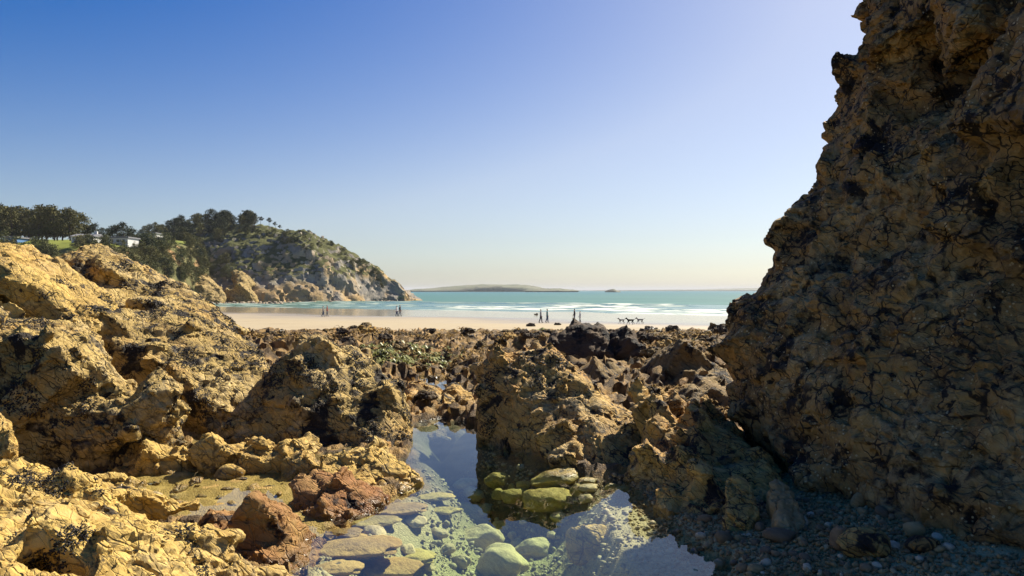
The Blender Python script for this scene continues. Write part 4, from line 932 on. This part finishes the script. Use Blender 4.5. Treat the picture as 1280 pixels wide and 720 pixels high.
def tree_meshes(seed, kind):
    r = np.random.default_rng(seed)
    bm = bmesh.new(); clumps = []
    def limb(a, b_, r0, r1, n=6):
        a, b_ = Vector(a), Vector(b_); ax = (b_ - a).normalized(); u = ax.orthogonal().normalized(); v = ax.cross(u)
        ra = [bm.verts.new(a + (u * math.cos(t) + v * math.sin(t)) * r0) for t in [2 * math.pi * k / n for k in range(n)]]
        rb = [bm.verts.new(b_ + (u * math.cos(t) + v * math.sin(t)) * r1) for t in [2 * math.pi * k / n for k in range(n)]]
        for k in range(n): bm.faces.new((ra[k], ra[(k + 1) % n], rb[(k + 1) % n], rb[k]))
    lean = r.normal(0, .25, 2)
    if kind == 'pine': H, c0, cr, ch, nc = 9.0, .22, 3.3, .55, 52
    elif kind == 'broad': H, c0, cr, ch, nc = 7.0, .12, 3.2, .8, 46
    elif kind == 'umbrella': H, c0, cr, ch, nc = 7.0, .66, 2.0, .34, 14
    else: H, c0, cr, ch, nc = 2.4, .05, 1.7, .8, 16
    top = (lean[0], lean[1], H * .86); mid = (lean[0] * .5 + .15, lean[1] * .4, H * .45)
    limb((0, 0, -.6), mid, H * .026, H * .018); limb(mid, top, H * .018, H * .006)
    for k in range(nc):
        t = c0 + (1 - c0) * (k + .5) / nc; a = r.uniform(0, 6.28)
        prof = math.sin(min(1, (t - c0) / (1 - c0) * .85 + .15) * math.pi) ** .6
        rad = cr * prof * r.uniform(.35, 1.0); z = H * t * r.uniform(.94, 1.0)
        c_ = (lean[0] * t + rad * math.cos(a), lean[1] * t + rad * math.sin(a), z); clumps.append((c_, cr * r.uniform(.28, .46)))
        if k % 2 == 0:
            s0 = (lean[0] * t * .8, lean[1] * t * .8, z - .09 * H)
            if s0[2] > .3: limb(s0, c_, H * .009, H * .003, 4)
    tm = bpy.data.meshes.new('trunk'); bm.to_mesh(tm); bm.free(); tm.materials.append(M['bark'])
    Vs = []; per = 46
    for c_, rad in clumps:
        d = r.normal(size=(per, 3)); d /= np.linalg.norm(d, axis=1, keepdims=True)
        pos = np.array(c_) + d * rad * r.uniform(.35, 1.05, (per, 1)) * np.array([1.15, 1.15, .62])
        u = r.normal(size=(per, 3)); u /= np.linalg.norm(u, axis=1, keepdims=True); v = np.cross(u, r.normal(size=(per, 3))); v /= np.linalg.norm(v, axis=1, keepdims=True)
        s_ = r.uniform(.13, .30, (per, 1)) * (H / 8) ** .5
        Vs.append(np.stack([pos - u * s_, pos - v * s_ * .6, pos + u * s_, pos + v * s_ * .6], 1))
    V = np.concatenate(Vs).reshape(-1, 3); Fc = np.arange(len(V)).reshape(-1, 4)
    return tm, np_mesh('crown', V, Fc, False)
TREES = {k: [tree_meshes(500 + 10 * j + i, k) for i in range(4)] for j, k in enumerate(('pine', 'broad', 'umbrella', 'bush'))}
CROWN = {}
def tree(name, kind, px, Y, scale, mat, label, group, on, zfix=None):
    x = (px - 640) / F * Y
    hz = [height_at(h_, x, Y) for h_ in (on if isinstance(on, tuple) else (on,))]; hz = [h_ for h_ in hz if h_ is not None]
    if not hz: return
    z = max(hz)
    v = int(rng.integers(4)); tm, cm = TREES[kind][v]
    if (kind, v, mat) not in CROWN:
        c_ = cm.copy(); c_.materials.append(M[mat]); CROWN[(kind, v, mat)] = c_
    root = empty(name, (x, Y, z - .15), rng.uniform(0, 6.28)); root.scale = (scale * rng.uniform(.9, 1.15),) * 2 + (scale,)
    for nm, me in (('trunk', tm), ('crown', CROWN[(kind, v, mat)])):
        o = bpy.data.objects.new(nm, me); col.objects.link(o); o.parent = root
    tone = {'pine_a': 'olive', 'pine_b': 'dark green', 'bush': 'yellow green'}[mat]
    big = 'large' if scale > (1.1 if kind == 'bush' else .85) else 'small' if scale < (.8 if kind == 'bush' else .65) else 'middling'
    if group == 'bushes on the slope under the lawn':
        label = '%s %s bush on the slope %s' % (big, tone, 'under the pine row' if px < 85 else 'in front of the white houses' if px < 165 else 'below the headland wood' if px < 215 else 'above the orange crag')
    elif group == 'scrub bushes on the headland':
        label = '%s %s scrub bush on the headland slope %s' % (big, tone, 'by the lone pines' if px < 350 else 'above the bare cliff' if px < 420 else 'toward the tip')
    elif group == 'trees on the scrubby slope':
        label = '%s %s tree on the scrubby slope %s' % (big, tone, 'past the low white house' if px < 195 else 'above the orange crag' if px < 240 else 'against the headland cliff')
    elif group == 'wood on the headland':
        label = '%s %s tree in the wood %s' % (big, tone, 'at its low end by the houses' if px < 215 else 'in its middle on the headland' if px < 270 else 'at its end by the lone pines')
    tag(root, label, 'bush' if kind == 'bush' else 'tree', group + ': ' + label)
for px, Y, s_ in [(-12, 200, 1.1), (2, 205, 1.15), (14, 200, 1.05), (24, 208, 1.1), (36, 204, 1.0), (48, 200, 1.12), (58, 206, 1.1), (68, 202, 1.1), (78, 205, 1.0), (88, 203, 1.02), (98, 208, .9), (30, 215, 1.1), (52, 218, 1.05), (72, 216, 1.0), (8, 218, 1.1)]:
    tree('pine_tree', 'pine', px, Y, s_, 'pine_a', 'tall olive green pine of the row on the lawn above the ochre slab', 'pine row on the lawn', HILL)
for px, Y, s_ in [(112, 212, .72), (120, 210, .8), (146, 214, .78), (155, 212, .85), (134, 225, .65), (166, 235, .6)]:
    tree('pine_tree', 'broad', px, Y, s_ * .95, 'pine_b', 'dark tree standing by the white houses on the lawn', 'dark trees by the houses', HILL)
for k in range(62):
    px = rng.uniform(176, 314); Y = rng.uniform(285, 325)
    tree('pine_tree', 'broad', px, Y, rng.uniform(.55, .95) * (1 if px > 225 else .75), rng.choice(['pine_b', 'pine_b', 'pine_a']), 'dark dense tree in the wood crowning the headland', 'wood on the headland', (HEAD, HILL))
for px, Y, s_ in [(318, 300, .8), (326, 302, .6), (336, 301, .65), (344, 300, .5), (350, 300, .42), (308, 303, .9)]:
    tree('pine_tree', 'umbrella', px, Y, s_, 'pine_b', 'small umbrella pine with open trunk at the end of the headland wood', 'lone pines past the headland wood', HEAD)
def on_slope(px, py, objs):
    best = None
    d = Vector(P(px, py, 1.0)) - Vector((0, 0, CZ)); d.normalize()
    for ob in objs:
        wp = caster(ob).ray_cast(Vector((0, 0, CZ)), d)[0]
        if wp is not None:
            if best is None or wp.y < best.y: best = wp
    return best
def clear_of_houses(px, py): return not (88 < px < 164 and py < 305)
for k in range(44):
    px, py = rng.uniform(150, 285), rng.uniform(300, 352); h_ = on_slope(px, py, (HILL, HEAD))
    if h_ is None or py < 335 and px < 172: continue
    tree('slope_tree', 'broad', px, h_.y, rng.uniform(.4, .75), rng.choice(['pine_a', 'pine_b', 'bush']), 'tree on the scrubby slope below the headland wood', 'trees on the scrubby slope', (HILL, HEAD))
for k in range(190):
    px, py = rng.uniform(0, 262), rng.uniform(303, 374); h_ = on_slope(px, py, (HILL,))
    if h_ is None or not clear_of_houses(px, py): continue
    tree('bush', 'bush', px, h_.y, rng.uniform(.7, 1.5), rng.choice(['bush', 'bush', 'pine_a']), 'low olive bush on the slope under the lawn', 'bushes on the slope under the lawn', HILL)
for k in range(70):
    px = rng.uniform(285, 480); top_ = np.interp(px, [285, 376, 424, 456, 489], [282, 292, 308, 328, 352]); py = top_ + abs(rng.normal(0, 9)) + 1; h_ = on_slope(px, py, (HEAD,))
    if h_ is None: continue
    tree('bush', 'bush', px, h_.y, rng.uniform(.45, 1.0), rng.choice(['bush', 'pine_a', 'pine_b']), 'low scrub bush on the headland slope', 'scrub bushes on the headland', HEAD)
print('trees', time.time() - T0)

# ------------------------------------------------------------------ houses
def plain(name, colr, rough=.7, spec=.3):
    m, nt, b = new_mat(name); n = noise(nt, coords(nt, True), 1.5, 4)
    nt.links.new(mixc(nt, n, tuple(x * .88 for x in colr), colr), b.inputs['Base Color']); b.inputs['Roughness'].default_value = rough; b.inputs['Specular IOR Level'].default_value = spec; return m
M['wall_white'] = plain('white_render', (.62, .61, .58)); M['slate'] = plain('slate_roof', (.20, .20, .21)); M['pane'] = plain('window_glass', (.04, .05, .06), .1, .5); M['wall_blue'] = plain('blue_wall', (.10, .22, .45)); M['frame'] = plain('window_frame', (.7, .7, .68))
def box(name, x0, x1, y0, y1, z0, z1, mat, parent):
    V = [(x, y, z) for z in (z0, z1) for (x, y) in ((x0, y0), (x1, y0), (x1, y1), (x0, y1))]
    return link_mesh(name, np_mesh(name, V, [(3, 2, 1, 0), (4, 5, 6, 7), (0, 1, 5, 4), (1, 2, 6, 5), (2, 3, 7, 6), (3, 0, 4, 7)], False), mat, parent)
def house(px, Y, w_, h_, dep, label, wins, flat=False, wall='wall_white', rz=0.0, pitch=1.6):
    x = (px - 640) / F * Y; z = height_at(HILL, x, Y)
    if z is None: z = 14
    r = empty('house', (x, Y, z - .3), rz)
    box('wall', -w_ / 2, w_ / 2, 0, dep, -.5, h_, M[wall], r)
    if flat:
        box('roof', -w_ / 2 - .3, w_ / 2 + .3, -.3, dep + .3, h_ + .003, h_ + .35, M['slate'], r)
    else:
        e = .35; V = [(-w_ / 2 - e, -e, h_), (w_ / 2 + e, -e, h_), (w_ / 2 + e, dep + e, h_), (-w_ / 2 - e, dep + e, h_), (-w_ / 2 - e, dep / 2, h_ + pitch), (w_ / 2 + e, dep / 2, h_ + pitch)]
        me = bpy.data.meshes.new('roof'); me.from_pydata([(a, b_, c_ + .004) for a, b_, c_ in V], [], [(0, 1, 5, 4), (2, 3, 4, 5), (0, 4, 3), (1, 2, 5), (3, 2, 1, 0)]); me.update()
        rf = link_mesh('roof', me, M['slate'], r); box('chimney', w_ * .3, w_ * .3 + .6, dep / 2 - .3, dep / 2 + .3, h_ + .5, h_ + pitch + .7, M['wall_white'], rf)
    for (wx_, ww, wz, wh) in wins:
        wd = box('window', wx_ - ww / 2, wx_ + ww / 2, -.06, -.003, wz, wz + wh, M['frame'], r)
        box('pane', wx_ - ww / 2 + .1, wx_ + ww / 2 - .1, -.085, -.062, wz + .1, wz + wh - .1, M['pane'], wd)
    tag(r, label, 'house'); return r
house(103, 194, 5.5, 1.9, 7, 'white house with grey roof beside the pine row', [(-1.2, .9, .6, .9), (1.0, .9, .6, .9)], rz=.1, pitch=.9)
house(143, 200, 7.2, 1.9, 6, 'long low white house with dark windows on the lawn', [(-2.4, .9, .7, .9), (-.8, 1.1, .2, 1.5), (.9, .9, .7, .9), (2.5, .9, .7, .9)], flat=True)
house(183, 258, 6.0, 2.6, 6, 'white house half hidden by trees below the headland wood', [(-1.4, .9, .8, 1.1), (1.2, .9, .8, 1.1)], flat=True)
house(12, 190, 3.6, 1.6, 5, 'blue walled low hut among the pine row', [(-.8, .7, .6, .7), (.8, .7, .6, .7)], wall='wall_blue', flat=True)

# ------------------------------------------------------------------ people and dogs on the beach
for nm, c_ in (('skin', (.50, .30, .20)), ('hair_dark', (.03, .022, .018)), ('hair_fair', (.30, .20, .09)), ('cloth_black', (.05, .05, .06)), ('cloth_blue', (.06, .09, .16)), ('cloth_grey', (.25, .25, .26)), ('cloth_white', (.65, .65, .63)), ('cloth_red', (.30, .06, .05)), ('cloth_teal', (.07, .18, .18)), ('fur_dark', (.03, .025, .02)), ('fur_grey', (.30, .28, .25))): M[nm] = plain(nm, c_, .85, .1)
def skin_mesh(joints, edges, root, sub=2):
    me = bpy.data.meshes.new('body'); me.from_pydata([j[0] for j in joints], edges, []); me.update()
    t = bpy.data.objects.new('tmp', me); col.objects.link(t)
    t.modifiers.new('skin', 'SKIN').use_smooth_shade = True
    for i, j in enumerate(joints):
        sv = me.skin_vertices[0].data[i]; r = j[1]; sv.radius = r if isinstance(r, tuple) else (r, r); sv.use_root = (i == root)
    s_ = t.modifiers.new('sub', 'SUBSURF'); s_.levels = s_.render_levels = sub
    return bake(t)
def person(px, py, label, top, legs, hair, facing=0.0, stride=.5, h=1.72, arm=.3):
    x = (px - 640) / F; Y = (CZ - SEA_Z - .4) * F / (py - HY)
    for _ in range(6): zb = SEA_Z - .0045 * shore_d(x * Y, Y); Y = (CZ - zb) * F / (py - HY)
    J = []; E = []
    def add(p, r, prev=None):
        J.append((p, r)); i = len(J) - 1
        if prev is not None: E.append((prev, i))
        return i
    pel = add((0, 0, .95), (.155, .115)); ch = add((0, .01, 1.22), (.15, .11), pel); sh = add((0, .0, 1.40), (.17, .10), ch)
    nk = add((0, .0, 1.50), .055, sh); hd0 = add((0, -.02, 1.585), (.075, .085), nk); add((0, -.01, 1.68), (.07, .082), hd0)
    for s_ in (-1, 1):
        st = stride * s_
        hip = add((.095 * s_, 0, .88), .11, pel); kn = add((.10 * s_, -.22 * st - .02, .50), .085, hip)
        an = add((.10 * s_, -.42 * st + (.10 if st < 0 else 0), .09), .06, kn); hl = add((.10 * s_, -.42 * st - .05 + (.10 if st < 0 else 0), .04), .045, an); add((.11 * s_, -.42 * st - .17 + (.10 if st < 0 else 0), .035), .036, hl)
        so = add((.19 * s_, 0, 1.39), .062, sh); el = add((.25 * s_, arm * st * .25 + .03, 1.12), .045, so); wr = add((.26 * s_, arm * st * .5 - .10, .88), .033, el)
        hn = add((.255 * s_, arm * st * .5 - .14, .80), (.036, .022), wr)
        for q, (dx, ln) in enumerate(((-.028, .070), (-.010, .082), (.009, .078), (.027, .060))): add((.255 * s_ + dx * .6, arm * st * .5 - .15 - abs(dx), .80 - ln), .009, hn)
        add((.225 * s_, arm * st * .5 - .19, .79), .010, wr)
    me = skin_mesh(J, E, 0)
    for k in (legs, top, 'skin', 'cloth_black'): me.materials.append(M[k])
    for p in me.polygons:
        c_ = p.center
        p.material_index = 3 if c_.z < .10 else (2 if c_.z > 1.47 or (abs(c_.x) > .2 and c_.z < .90) else (1 if c_.z > .84 or abs(c_.x) > .205 else 0))
    r = empty('person', (x * Y, Y, zb), facing); r.scale = (h / 1.75,) * 3
    link_mesh('body', me, None, r)
    hm = stone_mesh(7, 1.0, 2, .05); hm.transform(Matrix.Translation((0, .025, 1.685)) @ Matrix.Diagonal((.092, .108, .085, 1)))
    link_mesh('hair', hm, M[hair], r)
    tag(r, label, 'person'); return r
person(676, 403.5, 'person in grey top and dark trousers walking on the beach by a scattered rock', 'cloth_grey', 'cloth_black', 'hair_fair', R(70), .3)
person(684, 403.2, 'person in dark teal jacket walking beside the person in grey', 'cloth_teal', 'cloth_blue', 'hair_dark', R(80), .2, 1.78)
person(718, 402.6, 'person in black coat walking on the beach above the dark flat topped rock', 'cloth_black', 'cloth_blue', 'hair_dark', R(-80), .2, 1.75)
person(725, 402.8, 'shorter person in white top beside the person in black coat', 'cloth_white', 'cloth_grey', 'hair_fair', R(-75), .2, 1.45)
person(404, 395.8, 'person in grey jacket walking on the sand below the headland', 'cloth_grey', 'cloth_blue', 'hair_dark', R(100), .3)
person(409, 395.4, 'person in red jacket walking on the sand below the headland', 'cloth_red', 'cloth_grey', 'hair_dark', R(95), .2, 1.78)
person(496, 395.2, 'person in white jacket walking on the sand beside the person in black jacket', 'cloth_white', 'cloth_blue', 'hair_fair', R(60), .1)
person(500, 395.0, 'person in black jacket and grey trousers walking on the sand', 'cloth_black', 'cloth_grey', 'hair_dark', R(70), .3, 1.8)
def dog(px, py, label, fur, facing, s_=1.0):
    x = (px - 640) / F; Y = 95.0
    for _ in range(8): zb = SEA_Z - .0045 * shore_d(x * Y, Y); Y = (CZ - zb) * F / (py - HY)
    J = []; E = []
    def add(p, r, prev=None):
        J.append((p, r)); i = len(J) - 1
        if prev is not None: E.append((prev, i))
        return i
    ch = add((0, -.22, .50), (.10, .13)); be = add((0, .08, .53), (.085, .10), ch); hp = add((0, .28, .54), (.085, .10), be)
    tl = add((0, .42, .58), .03, hp); t2 = add((0, .56, .66), .02, tl); add((0, .66, .78), .012, t2)
    nk = add((0, -.36, .64), .07, ch); hd = add((0, -.46, .73), (.07, .075), nk); mz = add((0, -.57, .70), .042, hd); add((0, -.65, .685), .03, mz)
    for e_ in (-1, 1): add((.055 * e_, -.43, .83), .018, hd)
    for e_ in (-1, 1):
        f = .10 * e_
        a = add((.075 * e_, -.24, .40), .055, ch); b_ = add((.075 * e_, -.24 + f, .20), .030, a); c_ = add((.075 * e_, -.26 + f * 1.3, .04), .024, b_); add((.075 * e_, -.31 + f * 1.3, .025), .024, c_)
        a = add((.075 * e_, .26, .40), .068, hp); k_ = add((.075 * e_, .20 - f, .29), .045, a); h_ = add((.075 * e_, .36 - f, .17), .026, k_); c_ = add((.075 * e_, .33 - f, .04), .022, h_); add((.075 * e_, .28 - f, .025), .024, c_)
    me = skin_mesh(J, E, 0); me.materials.append(M[fur])
    o = link_mesh('dog', me); o.location = (x * Y, Y, zb); o.rotation_euler = (0, 0, facing); o.scale = (s_,) * 3
    return tag(o, label, 'dog')
dog(788, 405.8, 'large dark dog trotting on the sand', 'fur_dark', R(-90), 1.05)
dog(800, 404.8, 'grey dog trotting behind the dark dog', 'fur_grey', R(-85), 1.0)
dog(777, 404.6, 'pale grey dog ahead of the dark dog on the sand', 'fur_grey', R(-80), .9)
for i, (px, py, s_, lb) in enumerate([(670, 393.5, .45, 'lone dark rock standing on the wet sand near the walkers'), (664, 408, .7, 'dark rock on the sand at the reef edge near the walkers'), (697, 406.5, .5, 'low dark rock on the sand between the walking pairs'), (810, 410.5, .5, 'low flat rock on the dry sand past the dogs')]):
    x = (px - 640) / F; Y = 95.0
    for _ in range(8): zb = SEA_Z - .0045 * shore_d(x * Y, Y); Y = (CZ - zb) * F / (py - HY)
    me = RT[i].copy(); me.materials.clear(); me.materials.append(M['blackrock']); o = link_mesh('beach_rock', me); o.location = (x * Y, Y, zb + .1); o.scale = (s_ * 2, s_ * 1.6, s_ * 1.6); tag(o, lb, 'rock')
print('all', time.time() - T0)

# ------------------------------------------------------------------ sea air over the bay
m = bpy.data.materials.new('sea_haze'); m.use_nodes = True; nt = m.node_tree
nt.nodes.remove(nt.nodes['Principled BSDF'])
pv = nd(nt, 'ShaderNodeVolumePrincipled', {'Color': (.92, .95, 1, 1), 'Density': .00009})
nt.links.new(pv.outputs[0], nt.nodes['Material Output'].inputs['Volume'])
V = [(x, y, z) for z in (-9, 52) for (x, y) in ((-15000, -60), (15000, -60), (15000, 17000), (-15000, 17000))]
tag(link_mesh('haze', np_mesh('haze', V, [(3, 2, 1, 0), (4, 5, 6, 7), (0, 1, 5, 4), (1, 2, 6, 5), (2, 3, 7, 6), (3, 0, 4, 7)], False), m), 'thin pale sea haze over the whole bay', 'haze', kind='stuff')
